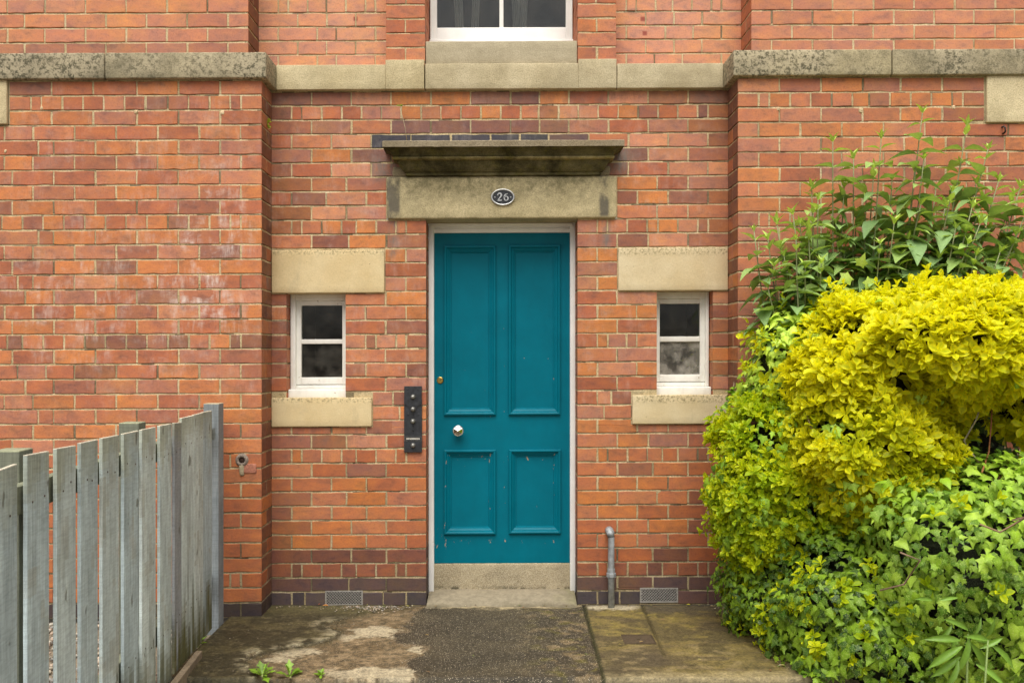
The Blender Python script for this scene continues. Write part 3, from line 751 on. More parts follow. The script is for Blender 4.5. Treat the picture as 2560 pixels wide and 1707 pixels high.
# ------------------------------------------------------------------ air vents
def vent(px0, px1, py0, py1):
    x0, x1, z1, z0 = wx(px0), wx(px1), bz(px0, py0), bz(px0, py1)
    v = MB(); y = -.003
    fr = .008
    for q in ((x0, x1, z0, z0+fr), (x0, x1, z1-fr, z1)): v.box(q[0], q[1], y, y+.02, q[2], q[3])
    for q in ((x0, x0+fr), (x1-fr, x1)): v.box(q[0], q[1], y+.0005, y+.02, z0+fr, z1-fr)
    H = z1-z0-2*fr; W = x1-x0-2*fr; st = .0168; bw = .0029
    k = -H
    while k < W:
        for sgn in (1, -1):
            pts = []
            for t in (0, 1):
                zz = t*H; xx = k + zz
                pts.append([xx, zz])
            (xa_, za), (xb_, zb_) = pts
            if xa_ < 0: za += -xa_; xa_ = 0
            if xb_ > W: zb_ -= xb_-W; xb_ = W
            if xb_ - xa_ < .004: continue
            if sgn < 0: za, zb_ = H-za, H-zb_
            d = .5*bw*math.sqrt(2)
            yy = y + (.001 if sgn > 0 else .0025)
            A = (x0+fr+xa_, z0+fr+za); B = (x0+fr+xb_, z0+fr+zb_)
            s = [(A[0], yy, A[1]-d), (B[0], yy, B[1]-d), (B[0], yy, B[1]+d), (A[0], yy, A[1]+d)]
            s2 = [(p[0], yy+.012, p[2]) for p in s]
            v.add(s+s2, [(0,1,2,3), (0,4,5,1), (3,2,6,7)])
        k += st
    o = v.build('air_vent', M_VENT, root)
    bk = MB(); bk.add([(x0, y+.0145, z0), (x1, y+.0145, z0), (x1, y+.0145, z1), (x0, y+.0145, z1)], [(0, 1, 2, 3)])
    bk.build('dark_duct', M_DARK, o)
    return o
vent(813, 907, 1476, 1513); vent(1600, 1695, 1469, 1505.5)

# ------------------------------------------------------------------ things fixed to the front
def text_mesh(txt, size, name, m, parent, at, depth=.001, bold=.0, sx=1.):
    cu = bpy.data.curves.new(name, 'FONT'); cu.body = txt; cu.size = size; cu.extrude = depth; cu.offset = bold
    cu.align_x = 'CENTER'; cu.align_y = 'CENTER'
    o = bpy.data.objects.new(name, cu); COL.objects.link(o)
    dg = bpy.context.evaluated_depsgraph_get(); me = bpy.data.meshes.new_from_object(o.evaluated_get(dg))
    bpy.data.objects.remove(o); bpy.data.curves.remove(cu)
    for v in me.vertices:
        x, y, z = v.co; v.co = (at[0] + x*sx, at[1] - z, at[2] + y)
    me.materials.clear(); me.materials.append(m)
    o = bpy.data.objects.new(name, me); COL.objects.link(o); o.name = name
    if parent: keep(o, parent)
    return o
# oval number plate
py_ = -.030; cx, cz = wx(1257, py_), wz(493, py_)
plq = empty('number_plaque', (cx, -.022, cz), 'oval black and pewter house number plate reading 26 on the stone door lintel', 'house number')
mb = MB(); mb.lathe_y(cx, cz, [(1., -.020), (1., -.028), (.97, -.029)], 40, sx=.067, sz=.046)
keep(mb.build('plate', M_BLACK, None, False), plq)
mb = MB(); vs = []; N = 48
for r, y in ((1.08, -.021), (1.08, -.030), (1.04, -.0335), (.96, -.0335), (.93, -.030), (.93, -.0285)):
    for k in range(N):
        a = 2*math.pi*k/N; vs.append((cx + .067*math.cos(a)*r, y, cz + .0465*math.sin(a)*(r + (r-1)*.45)))
mb.add(vs, [(i*N+k, i*N+(k+1) % N, (i+1)*N+(k+1) % N, (i+1)*N+k) for i in range(5) for k in range(N)])
keep(mb.build('rim', M_PEWTER, None, False, True), plq)
def ribbon(pts, w, ox, oz, sc):
    """raised stroke whose width varies along its length"""
    b = MB(); L = []; Rr = []; n = len(pts)
    for i, (x, z) in enumerate(pts):
        a, c = pts[max(i-1, 0)], pts[min(i+1, n-1)]; tx, tz = c[0]-a[0], c[1]-a[1]; q = math.hypot(tx, tz) or 1
        nx_, nz_ = -tz/q, tx/q; h = w[i]/2
        L.append((x+nx_*h, z+nz_*h)); Rr.append((x-nx_*h, z-nz_*h))
    vs = []
    for y in (-.0335, -.028):
        for p in L + Rr: vs.append((ox + p[0]*sc, y, oz + p[1]*sc))
    m = 2*n
    for i in range(n-1):
        b_ = [(i, n+i, n+i+1, i+1), (i, i+1, m+i+1, m+i), (n+i, m+n+i, m+n+i+1, n+i+1)]
        b.f += [tuple(j for j in f) for f in b_]; b.m += [0]*3; b.c += [(1, 1, 1, 1)]*3
    b.f += [(0, m, m+n, n), (n-1, 2*n-1, m+2*n-1, m+n-1)]; b.m += [0]*2; b.c += [(1, 1, 1, 1)]*2
    b.v = vs; return b
def arc(cx_, cz_, rx, rz, a0, a1, n): return [(cx_+rx*math.cos(math.radians(a0+(a1-a0)*i/n)), cz_+rz*math.sin(math.radians(a0+(a1-a0)*i/n))) for i in range(n+1)]
two = [(-.24, .22), (-.23, .26)] + arc(.0, .26, .23, .22, 170, -25, 12) + [(.13, .05), (-.05, -.18), (-.26, -.42)]
w2 = [.15, .14] + [.08 + .12*min(1, i/8) for i in range(13)] + [.15, .11, .10]
b = ribbon(two, w2, cx-.0195, cz, .048); b2 = ribbon([(-.28, -.42), (.0, -.42), (.22, -.42), (.27, -.30)], [.15, .15, .15, .03], cx-.0195, cz, .048)
b.add(b2.v, b2.f); keep(b.build('digit', M_PEWTER, None, False), plq)
six = [(.22, .44), (.05, .36)] + arc(.04, -.02, .27, .40, 120, 180, 6) + arc(.0, -.17, .235, .27, 170, 520, 18)
w6 = [.03, .09] + [.14 + .04*i/6 for i in range(7)] + [.17 - .07*abs(math.sin(math.radians(170+350*i/18))) for i in range(19)]
b = ribbon(six, w6, cx+.0205, cz, .048); keep(b.build('digit', M_PEWTER, None, False), plq)
for s in (-1, 1):
    b = MB(); b.lathe_y(cx+s*.048, cz, [(.0045, -.028), (.0045, -.030), (.003, -.0315)], 12); keep(b.build('screw', M_PEWTER, None, False), plq)
# bell push panel
x0, x1, z0, z1 = wx(1010, -.02), wx(1054.5, -.02), wz(1130.4, -.02), wz(965.3, -.02); xm = (x0+x1)/2
bell = empty('bell_panel', (xm, 0, z0), 'tall black metal door bell plate with four round pushes on the bricks', 'doorbell')
def bpz(c): return wz(940 + c/7.127, -.02)
mb = MB()
mb.rbox(x0, x1, -.014, .002, bpz(1157), bpz(400)-.001, r=.0015, seg=.2); mb.rbox(x0+.001, x1-.001, -.018, .002, bpz(398), z1, r=.0015, seg=.2)
mb.rbox(x0, x1, -.017, .002, z0, bpz(1160), r=.0015, seg=.2)
sh = [(-.0535, 395), (.0535, 395), (.0535, 505), (.040, 515), (.027, 540), (.018, 590), (.018, 625), (-.018, 625), (-.018, 590), (-.027, 540), (-.040, 515), (-.0535, 505)]
vs = [(xm+a*1.0, -.0195, bpz(c)) for a, c in sh]; vs += [(a, -.012, c) for a, _, c in vs]; n = len(sh)
mb.add(vs, [tuple(range(n-1, -1, -1))] + [(k, (k+1) % n, n+(k+1) % n, n+k) for k in range(n)])
keep(mb.build('back_plate', M_BLACK, None, False), bell)
for c in (372, 590, 805, 1235):
    b = MB(); b.lathe_y(xm+.0005, bpz(c), [(.016, -.014), (.016, -.019), (.0125, -.021), (.0125, -.030), (.010, -.034), (.004, -.0355)], 18)
    keep(b.build('bell_push', M_STEEL, None, False, True), bell)
for c, r in ((238, .0036), (268, .0024), (685, .0036), (700, .0022), (890, .0042), (925, .0026), (978, .006), (1021, .0034)):
    yy = -.0184 if c < 398 else -.0144
    b = MB(); b.lathe_y(xm+.001, bpz(c), [(r, yy+.001), (r, yy)], 12)
    keep(b.build('key_hole', M_DARK, None, False), bell)
for a, c in ((-.032, 232), (.032, 232), (-.03, 680), (.034, 680)):
    yy = -.018 if c < 398 else -.014
    b = MB(); b.lathe_y(xm+a, bpz(c), [(.006, yy), (.006, yy-.0012), (.004, yy-.002)], 12)
    keep(b.build('screw', M_BLACK, None, False), bell)
b = MB(); b.rbox(x0+.001, x1-.001, -.0185, -.013, bpz(1152), bpz(1076), r=.001, seg=.2)
for q in ((bpz(1152), bpz(1147)), (bpz(1081), bpz(1076))): b.box(x0+.001, x1-.001, -.0192, -.018, q[0], q[1], 1)
for q in ((x0+.001, x0+.0022), (x1-.0022, x1-.001)): b.box(q[0], q[1], -.0191, -.018, bpz(1147), bpz(1081), 1)
nm = keep(b.build('name_label', [M_BLACK, M_STEEL], None, False), bell)
o = text_mesh('HENDERSON', .0125, 'lettering', M_LETTER, None, (xm, -.0188, bpz(1116)), .0005, .0004, 1.12)
o.parent = nm
# galvanised stub pipe
yq = -.045; pxx = wx(1528, yq); zt = wz(1330, yq)
pipe = empty('stub_pipe', (pxx, yq, 0), 'grey galvanised pipe rising from the path and bending into the bricks', 'pipe')
b = MB(); b.tube([(pxx+.001, yq, -.02), (pxx, yq, .3), (pxx, yq, zt-.03), (pxx-.003, yq+.004, zt-.01), (pxx-.006, yq+.02, zt+.003), (pxx-.008, yq+.06, zt+.004)], .0195, 16)
keep(b.build('pipe_run', M_GALV, None, False, True), pipe)
b = MB(); zc_ = wz(1435, yq)
b.tube([(pxx, yq, zc_-.026), (pxx, yq, zc_-.014), (pxx, yq, zc_-.013), (pxx, yq, zc_+.008), (pxx, yq, zc_+.009), (pxx, yq, zc_+.036)], [.022, .022, .030, .030, .0235, .0235], 8)
keep(b.build('collar', M_GALV, None, False), pipe)
b = MB(); b.tube([(pxx-.001, yq+.004, zt-.03), (pxx-.003, yq+.006, zt-.008), (pxx-.007, yq+.024, zt+.004), (pxx-.008, yq+.044, zt+.004)], [.0225, .026, .025, .025], 14)
keep(b.build('elbow', M_GALV, None, False, True), pipe)
# broken pipe stub in the left projecting wall
yb_ = YP; sx_, sz_ = wx(605, yb_), wz(1150, yb_)
stb = empty('broken_pipe', (sx_, yb_, sz_), 'rusty broken pipe end in a patch of cement on the left projecting bricks', 'pipe')
b = MB(); vs = []; N = 20
b.rbox(sx_-.024, sx_+.024, yb_-.012, yb_+.01, sz_-.10, sz_-.012, r=.02, seg=.012, amp=.005, fr=60, col=(.40, .33, .21, 1))
b.rbox(sx_+.01, sx_+.085, yb_-.005, yb_+.01, sz_-.075, sz_-.02, r=.004, seg=.012, amp=.003, fr=60, col=(.42, .17, .11, 1))
keep(b.build('cement_patch', attr_mat('rough_cement', .95, 90, (.6, 1.25), .7), None, False, True), stb)
b = MB(); b.lathe_y(sx_, sz_, [(.040, yb_+.002), (.037, yb_-.005), (.030, yb_-.010), (.022, yb_-.012), (.0175, yb_-.004), (.017, yb_+.004)], 18)
b.lathe_y(sx_, sz_, [(.019, yb_+.001), (.019, yb_-.002)], 16, 1)
keep(b.build('pipe_end', [plain_mat('rusty_iron', (.24, .19, .15), .9, .1, .5, 120, .8), plain_mat('rust_hole', (.05, .025, .015), .9, 0, .5)], None, False, True), stb)
# iron staple on the right wall
sx_, sz_ = wx(2511, YP-.02), wz(326, YP-.02)
b = MB(); b.tube([(sx_-.004, YP+.01, sz_+.022), (sx_-.003, YP-.02, sz_+.022), (sx_-.001, YP-.03, sz_+.012), (sx_, YP-.03, sz_-.008), (sx_+.001, YP-.02, sz_-.015), (sx_+.001, YP+.01, sz_-.015)], .0055, 8)
tag(b.build('wall_staple', plain_mat('dark_iron', (.05, .04, .04), .6, .6, .4), None, False, True), 'small dark iron staple driven into the bricks under the right corner stone', 'staple')

# ------------------------------------------------------------------ ground
def gxy(px, py, z=0.):
    d = F * (EYE - z) / (py - VY); return (px - VX) / F * d, d - D0
def gpx(x, y):
    d = D0 + y; return VX + F*x/d, VY + F*EYE/d
CRACK = [(1015, 1512), (960, 1520), (892, 1535), (806, 1563), (851, 1577), (842, 1591), (809, 1603), (726, 1616), (685, 1624), (621, 1640), (610, 1652), (640, 1690)]
AGG = [(1060, 1512), (1028, 1533), (1019, 1555), (992, 1563), (1022, 1577), (975, 1582), (986, 1610), (1072, 1618), (1030, 1643), (1008, 1657), (1039, 1692)]
def xline(L, py):
    if py <= L[0][1]: return L[0][0]
    for (a, b), (c, d) in zip(L, L[1:]):
        if b <= py <= d: return a + (c-a)*(py-b)/max(1e-6, d-b)
    return L[-1][0]
def segd(px, py, L, k=1.6):
    best = 1e9
    for (a, b), (c, d) in zip(L, L[1:]):
        b, d, q = b*k, d*k, py*k
        vx, vy = c-a, d-b; t = max(0, min(1, ((px-a)*vx + (q-b)*vy)/(vx*vx+vy*vy+1e-9)))
        best = min(best, math.hypot(px-a-vx*t, q-b-vy*t))
    return best
EDGEY = gxy(1000, 1694)[1]
def path_col(x, y):
    px, py = gpx(x, y)
    n1, n2, n3 = fbm(x*4, y*6, 1.3), fbm(x*13, y*18, 7.7), fbm(x*40, y*55, 3.1)
    pxw = px + n2*26 + n3*9; pyw = py + n2*6 + n3*3
    z = fbm(x*5, y*5, 9)*.003; agg = .05
    joint = 1461 + (py-1519)*.27
    if px > joint:
        c = mix((.115, .095, .046), (.205, .165, .065), smooth(-.3, .4, n1 + n2*.4))
        c = mix(c, (.24, .20, .06), smooth(.1, .5, n2 + .25*n1)*.75*smooth(1680, 1540, py))
        c = mix(c, (.10, .080, .050), smooth(0.05, .5, fbm(x*3, y*9, 12))*.7)
        c = mix(c, (.085, .070, .05), smooth(1615, 1632, pyw)*smooth(1690, 1640, px)*.6)
        if py > 1600: c = mix(c, (.26, .21, .13), smooth(.1, .5, n2)*.5)
        c = mix(c, (.46, .42, .34), smooth(1526, 1518, pyw)*smooth(1462, 1475, px)*smooth(1610, 1580, px))
        c = mix(c, (.10, .085, .065), smooth(1540, 1520, pyw)*smooth(1600, 1625, px)*.8)
        c = mix(c, (.36, .31, .2), smooth(1676, 1694, pyw + n1*8)*.7)
        c = mix(c, (.36, .32, .22), smooth(30, 4, abs(px - (1835 + (py-1530)*1.05)) )*.55)
        agg = .12
    elif pxw < xline(CRACK, pyw):
        c = mix((.046, .040, .021), (.084, .072, .036), smooth(-.3, .45, n1 + n2*.5))
        c = mix(c, (.20, .17, .11), smooth(.25, .6, n3 + n2*.4)*.45)
        c = mix(c, (.14, .125, .06), smooth(1545, 1515, pyw)*.6)
        dd = segd(px + n2*8, py + n2*3, CRACK)
        c = mix(c, (.36, .33, .25), smooth(34, 2, dd)*.8*smooth(1535, 1560, py)*smooth(-.35, .2, n2))
        z += .006; agg = .12
    elif pxw < xline(AGG, pyw):
        c = mix((.155, .115, .070), (.27, .205, .135), smooth(-.35, .35, n1*.6 + n2))
        c = mix(c, (.085, .070, .045), smooth(.0, .35, n3*.7 + fbm(x*20, y*26, 5)*.7)*.75)
        for (a, b, ra, rb) in ((940, 1578, 60, 14), (735, 1626, 62, 12), (960, 1682, 150, 16), (1060, 1622, 40, 9), (690, 1645, 40, 9), (870, 1592, 28, 10)):
            q = ((pxw-a)/ra)**2 + ((pyw-b)/rb)**2
            c = mix(c, (.50, .45, .36), smooth(1.25, .55, q + n3*.5)*.85)
        dd = segd(px, py, CRACK); c = mix(c, (.075, .062, .030), smooth(26, 4, dd)*.75)
        agg = .5
    else:
        c = mix((.056, .046, .032), (.080, .066, .045), smooth(-.3, .4, n1))
        c = mix(c, (.23, .175, .105), smooth(.16, .42, n2 + .25*n1 - .1*smooth(1450, 1250, px))*.8*smooth(1250, 1420, px))
        c = mix(c, (.13, .115, .03), smooth(.15, .4, fbm(x*9, y*12, 21))*.8*smooth(1280, 1400, px))
        dd = segd(px, py, AGG); c = mix(c, (.28, .21, .14), smooth(10, 2, dd)*.5)
        agg = 1.; z += .003
    # pale run-out below the doorstep
    ap = smooth(1527, 1516, pyw + abs(px-1250)*.03)*smooth(1055, 1085, px)*smooth(1480, 1440, px)
    if ap: c = mix(c, (.44, .375, .26), ap); agg *= 1-ap
    # joints
    dj = abs(px - joint); 
    if dj < 14: c = mix(c, (.035, .035, .012), smooth(9, 2, dj + n3*4)); z -= .012*smooth(5, 1, dj)
    dj = abs(px - (1606 + (py-1515)*.445))
    if dj < 10 and py < 1640: c = mix(c, (.06, .05, .02), smooth(7, 1, dj + n3*4)*.8); z -= .008*smooth(4, 1, dj)
    if segd(px, py, CRACK[2:-1]) < 5: z -= .006; c = mix(c, (.05, .04, .02), .6)
    # darker line where the path meets the walls
    wy = -.226 if (x < XL or x > XR) else 0.
    c = mix(c, (.05, .042, .028), smooth(.028, .004, wy - y)*.6)
    return (c[0]*.86, c[1]*.81, c[2]*.66), z, agg
mb = MB(); st = .0065
X0, X1 = -1.575, 2.9; nx = int((X1-X0)/st); Y0_, Y1_ = EDGEY, .01; ny = int((Y1_-Y0_)/st)
vc = []
for j in range(ny+1):
    for i in range(nx+1):
        x = X0 + (X1-X0)*i/nx; t = j/ny; y = Y0_ + (Y1_-Y0_)*t
        if j < 4: y += fbm(x*7, 1, 4)*.016*(4-j)/4
        c, z, agg = path_col(x, y)
        mb.v.append((x, y, z + SH*x*.6)); vc.append((*c, agg))
for i in range(nx+1):
    x, y, z = mb.v[i]; mb.v.append((x, y+.006, -.06)); vc.append((.04, .035, .02, 0.))
for j in range(ny):
    for i in range(nx):
        q = j*(nx+1)+i; mb.f.append((q, q+1, q+nx+2, q+nx+1))
b0_ = (ny+1)*(nx+1)
for i in range(nx): mb.f.append((b0_+i, b0_+i+1, i+1, i))
me = bpy.data.meshes.new('path'); me.from_pydata(mb.v, [], mb.f)
ca = me.color_attributes.new('Col', 'FLOAT_COLOR', 'POINT'); ca.data.foreach_set('color', np.array(vc, dtype=np.float32).ravel())
me.polygons.foreach_set('use_smooth', [True]*len(me.polygons))
def path_mat():
    m, nt, b = mat('old_path'); g = NT(nt); a = g.attr(); c = a.outputs['Color']
    c = g.mixc(c, g.ramp(g.noise(75, 6, .75), [(.3, .42), (.5, 1.), (.72, 1.6)]), .95, 'MULTIPLY')
    c = g.mixc(c, g.ramp(g.noise(22, 7, .75, (1, 1.3, 1), .3), [(.36, .6), (.5, 1.), (.66, 1.35)]), .9, 'MULTIPLY')
    v = g.n('ShaderNodeTexVoronoi'); v.inputs['Scale'].default_value = 150; g.l(g.coord(), v.inputs['Vector'])
    gr = g.ramp(v.outputs['Distance'], [(.20, 1.), (.36, 0.)])
    pick_ = g.n('ShaderNodeSeparateColor'); g.l(v.outputs['Color'], pick_.inputs[0])
    sel = g.ramp(pick_.outputs[0], [(.50, 0.), (.62, 1.)])
    k = g.math('MULTIPLY', g.math('MULTIPLY', gr, sel), a.outputs['Alpha'])
    c = g.mixc(c, (.62, .53, .38), g.math('MULTIPLY', k, .95))
    dk = g.ramp(g.noise(210, 3, .6), [(.40, .55), (.52, 1.)]); c = g.mixc(c, dk, g.math('ADD', g.math('MULTIPLY', a.outputs['Alpha'], .8), .2), 'MULTIPLY')
    g.l(c, b.inputs['Base Color']); b.inputs['Roughness'].default_value = .62; b.inputs['Specular IOR Level'].default_value = .32
    g.bump(g.math('ADD', g.noise(140, 5, .7), g.math('MULTIPLY', gr, .6)), .003, .6, b); return m
me.materials.append(path_mat())
path = bpy.data.objects.new('path', me); COL.objects.link(path); tag(path, 'patched mossy concrete path in front of the door', None, None, 'structure')
mb = MB(); y = EDGEY - .012
x = -1.6
rr = random.Random(5)
while x < 3.2:
    w_ = rr.uniform(.35, .6); c = rr.choice([(.36, .32, .24), (.42, .38, .30), (.30, .27, .2), (.33, .27, .2)])
    mb.rbox(x, x+w_-.012, y-.62, y - rr.uniform(.0, .03), -.12, -.028+rr.uniform(-.006, .004), r=.012, seg=.04, amp=.005, fr=14, col=(*c, 1)); x += w_
M_CONC = attr_mat('pale_flagstone', .9, 26, (.55, 1.25), .5, .004)
o = mb.build('flagstones', M_CONC, None, False, True); tag(o, 'pale worn flagstones along the front edge of the path', None, None, 'structure')
mb = MB(); mb.add([(-60, -60, -.045), (60, -60, -.045), (60, 60, -.045), (-60, 60, -.045)], [(0, 1, 2, 3)], col=(.20, .165, .115, 1))
o = mb.build('ground', attr_mat('bare_earth', .95, 9, (.6, 1.3), .5, .01), None, False); tag(o, 'bare earth ground', None, None, 'structure')
# small square iron cover
x0, y0 = gxy(1562, 1611); x1, y1 = gxy(1629, 1588)
mb = MB(); mb.rbox(x0+.004, x1-.004, y0+.004, y1-.004, -.03, .0045, r=.002, seg=.03, amp=.001)
for q in ((x0, x1, y0, y0+.004), (x0, x1, y1-.004, y1)): mb.box(q[0], q[1], q[2], q[3], -.02, .007)
for q in ((x0, x0+.004), (x1-.004, x1)): mb.box(q[0], q[1], y0+.0041, y1-.0041, -.02, .0072)
xm_, ym_ = (x0+x1)/2, (y0+y1)/2
mb.box(xm_-.008, xm_+.008, ym_-.004, ym_+.004, .004, .0085)
tag(mb.build('stopcock_cover', plain_mat('brown_iron', (.075, .052, .028), .75, .2, .4, 70, .5), None, False), 'small rectangular brown iron cover set in the mossy slab', 'cover')
# pebbles
def pebbles(name, spots, m, label):
    b = MB(); rr = random.Random(len(spots))
    t = (1+5**.5)/2; ico = [Vector(v).normalized() for v in [(-1,t,0),(1,t,0),(-1,-t,0),(1,-t,0),(0,-1,t),(0,1,t),(0,-1,-t),(0,1,-t),(t,0,-1),(t,0,1),(-t,0,-1),(-t,0,1)]]
    fc = [(0,11,5),(0,5,1),(0,1,7),(0,7,10),(0,10,11),(1,5,9),(5,11,4),(11,10,2),(10,7,6),(7,1,8),(3,9,4),(3,4,2),(3,2,6),(3,6,8),(3,8,9),(4,9,5),(2,4,11),(6,2,10),(8,6,7),(9,8,1)]
    for x, y, z, r in spots:
        s = [r*rr.uniform(.7, 1.3), r*rr.uniform(.7, 1.3), r*rr.uniform(.5, .8)]
        k = rr.uniform(.55, 1.2); c = rr.choice([(.42, .36, .27), (.48, .44, .36), (.36, .27, .2), (.30, .28, .25), (.5, .40, .30)])
        b.add([(x+v.x*s[0]*rr.uniform(.85, 1.15), y+v.y*s[1], z+v.z*s[2]) for v in ico], fc, 0, (*dark(c, k), 1))
    return tag(b.build(name, m, None, False, True), label, None, None, 'stuff')
M_PEB = attr_mat('pebble', .8, 60, (.7, 1.2), .2)
rr = random.Random(77)
sp = []
for _ in range(190):
    px, py = rr.gauss(930, 38), 1517 + abs(rr.gauss(0, 6)); x, y = gxy(px, py); sp.append((x, min(y, -.006), .006, rr.uniform(.0025, .0055)))
for _ in range(60):
    px = rr.uniform(690, 1040); x, y = gxy(px, 1517+abs(rr.gauss(0, 3))); sp.append((x, min(y, -.006), .006, rr.uniform(.002, .004)))
for _ in range(60):
    px, py = rr.uniform(560, 1060), rr.uniform(1560, 1690); x, y = gxy(px, py); sp.append((x, y, .009, rr.uniform(.0015, .003)))
pebbles('grit', sp, M_PEB, 'pale grit scattered below the left air vent and along the wall')
sp = []
for _ in range(2600): sp.append((rr.uniform(-3.1, -1.62), rr.uniform(-2.7, -.24), -.035 + rr.uniform(0, .012), rr.uniform(.008, .017)))
pebbles('gravel', sp, M_PEB, 'brown gravel on the ground behind the fence')
sp = []
for _ in range(70):
    t = rr.random(); px, py = 512 - 62*t + rr.gauss(0, 5), 1590 + 50*t + rr.gauss(0, 4); x, y = gxy(px, py); sp.append((x - .01, y, .008, rr.uniform(.006, .013)))
pebbles('rubble', sp, M_PEB, 'small stones lying at the foot of the fence')

# ------------------------------------------------------------------ fence
fence = empty('board_fence', (-1.6, -.426, 0), 'weathered blue grey picket fence of vertical boards running out from the wall', 'fence')
MF = -.082; M_NAIL = plain_mat('rusty_nail', (.09, .06, .045), .7, .4, .3)
def fy(px): q = (px-VX)/F; return (-1.635 - 5.3*q)/(q - MF)
def fx(y): return -1.6 + MF*(y + .426)
dvec = Vector((MF, 1, 0)).normalized(); nvec = Vector((dvec.y, -dvec.x, 0))     # nvec points to +X, the path side
BOARDS = [(68, 123, 1137, 1127), (141, 189, 1121, 1113), (203, 245.5, 1107, 1098), (256, 297.5, 1095, 1087), (309.5, 346.8, 1084, 1076), (355.5, 390, 1074, 1067),
          (399, 428.5, 1064, 1058.5), (435, 453, 1057, 1055), (453.8, 484, 1045, 1038), (484.8, 507.5, 1037, 1031), (508.5, 531, 1030, 1026)]
items = []
for a, b, ta, tb in BOARDS:
    ya, yb2 = fy(a), fy(b)
    za = EYE - (ta-VY)/F*(D0+ya); zb2 = EYE - (tb-VY)/F*(D0+yb2)
    items.append((ya, yb2, (za+zb2)/2, (zb2-za)*.5))
ye = items[0][0]
for k in range(3):
    items.insert(0, (ye-.055-.15-k*.205, ye-.055-k*.205, 1.195+.004*k, .004))
rb = random.Random(21)
for k, (ya, yb2, zt, dz) in enumerate(items):
    L = yb2-ya; off = rb.uniform(-.003, .003)
    base = mix((.43, .535, .565), (.60, .68, .65), rb.random())
    if k == 10: base = (.33, .35, .36)
    zb0 = .012 + rb.uniform(0, .012)
    green_foot = .95 if k >= 10 else .8
    def cf(c, base=base, zt=zt, k=k, gf=green_foot):
        n = fbm(c[1]*25, c[2]*2.2, k*3.7); n2 = fbm(c[1]*9, c[2]*5, k*9.1)
        col = dark(base, 1 + .22*n)
        col = mix(col, (.33, .32, .17), smooth(.16, .0, zt-c[2] + n2*.12)*.5)
        col = mix(col, (.12, .115, .03), smooth(.34, .02, c[2] + n*.2)*gf)
        col = mix(col, (.38, .36, .27), smooth(.25, .6, n2)*.4)
        if zt - c[2] < .006: col = (.58, .53, .41)
        return (*col, 1)
    b = MB()
    P0 = Vector((fx(ya), ya, 0)) + nvec*off
    def rot(v, P0=P0): p = P0 + dvec*v[1] - nvec*v[0]; return (p.x, p.y, v[2])
    b.rbox(0, .013, 0, L, zb0, zt, r=.0025, seg=.028, amp=.0006, fr=20, rot=lambda v, P0=P0, L=L, dz=dz: (*(P0 + dvec*v[1] - nvec*v[0]).to_tuple()[:2], v[2] + (dz*2*(v[1]/L-.5) if v[2] > .6 else 0)), cf=cf)
    # rbox makes the lower face first: board front is x = 0 side
    bd = keep(b.build('board', M_WOOD, None, False), fence)
    for zz in (zt-.13, .27):
        for uu in (.28, .72):
            c0 = P0 + dvec*(L*(uu + rb.uniform(-.08, .08))) + Vector((0, 0, zz + rb.uniform(-.015, .015)))
            q = MB(); q.tube([tuple(c0 - nvec*.001), tuple(c0 + nvec*.0012)], .0036, 8); nl = q.build('nail', M_NAIL, None, False); nl.parent = bd
for zz in (1.04, .22):
    b = MB()
    A = Vector((fx(-3.3), -3.3, 0)) - nvec*.022; Bv = Vector((fx(-.43), -.43, 0)) - nvec*.022; L = (Bv-A).length
    b.rbox(0, .038, 0, L, zz, zz+.085, r=.003, seg=.1, amp=.001, rot=lambda v, A=A: (*(A + dvec*v[1] - nvec*v[0]).to_tuple()[:2], v[2]), col=(.24, .25, .17, 1))
    keep(b.build('rail', M_WOOD, None, False), fence)
for y, zt in ((-2.62, 1.222), (-1.52, 1.226)):
    b = MB(); A = Vector((fx(y), y, 0)) - nvec*.062
    b.rbox(0, .085, 0, .095, -.1, zt, r=.004, seg=.06, amp=.001, rot=lambda v, A=A: (*(A + dvec*v[1] - nvec*v[0]).to_tuple()[:2], v[2]),
           cf=lambda c, zt=zt: ((.30, .31, .20, 1) if zt-c[2] < .01 else (.19, .20, .15, 1)))
    keep(b.build('post', M_WOOD, None, False), fence)
b = MB(); b.rbox(-1.668, -1.583, -.425, -.335, -.1, 1.252, r=.003, seg=.05, amp=.0012, cf=lambda c: ((.46, .40, .27, 1) if c[2] > 1.246 else (*mix((.22, .25, .265), (.29, .31, .31), .5+.5*fbm(c[0]*20, c[2]*3, 2)), 1)))
keep(b.build('post', M_WOOD, None, False), fence)
b = MB(); A = Vector((-1.438, -1.72, 0))
b.rbox(0, .032, 0, .80, -.09, .036, r=.003, seg=.06, amp=.001, rot=lambda v: (*(A + dvec*v[1] - nvec*v[0]).to_tuple()[:2], v[2]), col=(.27, .21, .14, 1))
tag(b.build('edging_plank', M_WOOD, None, False), 'short brown timber edging board lying along the foot of the fence', 'plank')

# ------------------------------------------------------------------ plants
def unit(a): return a / np.maximum(1e-9, np.linalg.norm(a, axis=-1, keepdims=True))
class Leaf:
    """one leaf outline; many copies placed at once into a single mesh"""
    def __init__(self, verts, faces, edge): self.v = np.array(verts, float); self.f = faces; self.e = np.array(edge, float)
def ovate(ws, fold=.22, droop=.22, ts=None):
    ts = ts or [i/(len(ws)-1) for i in range(len(ws))]; v = []; e = []; f = []
    for t, w_ in zip(ts, ws):
        z = -droop*t*t
        v += [(t, 0, z), (t, -w_/2, z + fold*w_/2), (t, w_/2, z + fold*w_/2)]; e += [0, 1, 1]
    for i in range(len(ws)-1):
        a, b = 3*i, 3*i+3; f += [(a, a+1, b+1, b), (a+2, a, b, b+2)]
    return Leaf(v, f, e)
EUO = ovate([.06, .62, .98, .86, .06], .30, .14, [0, .28, .55, .80, 1.])
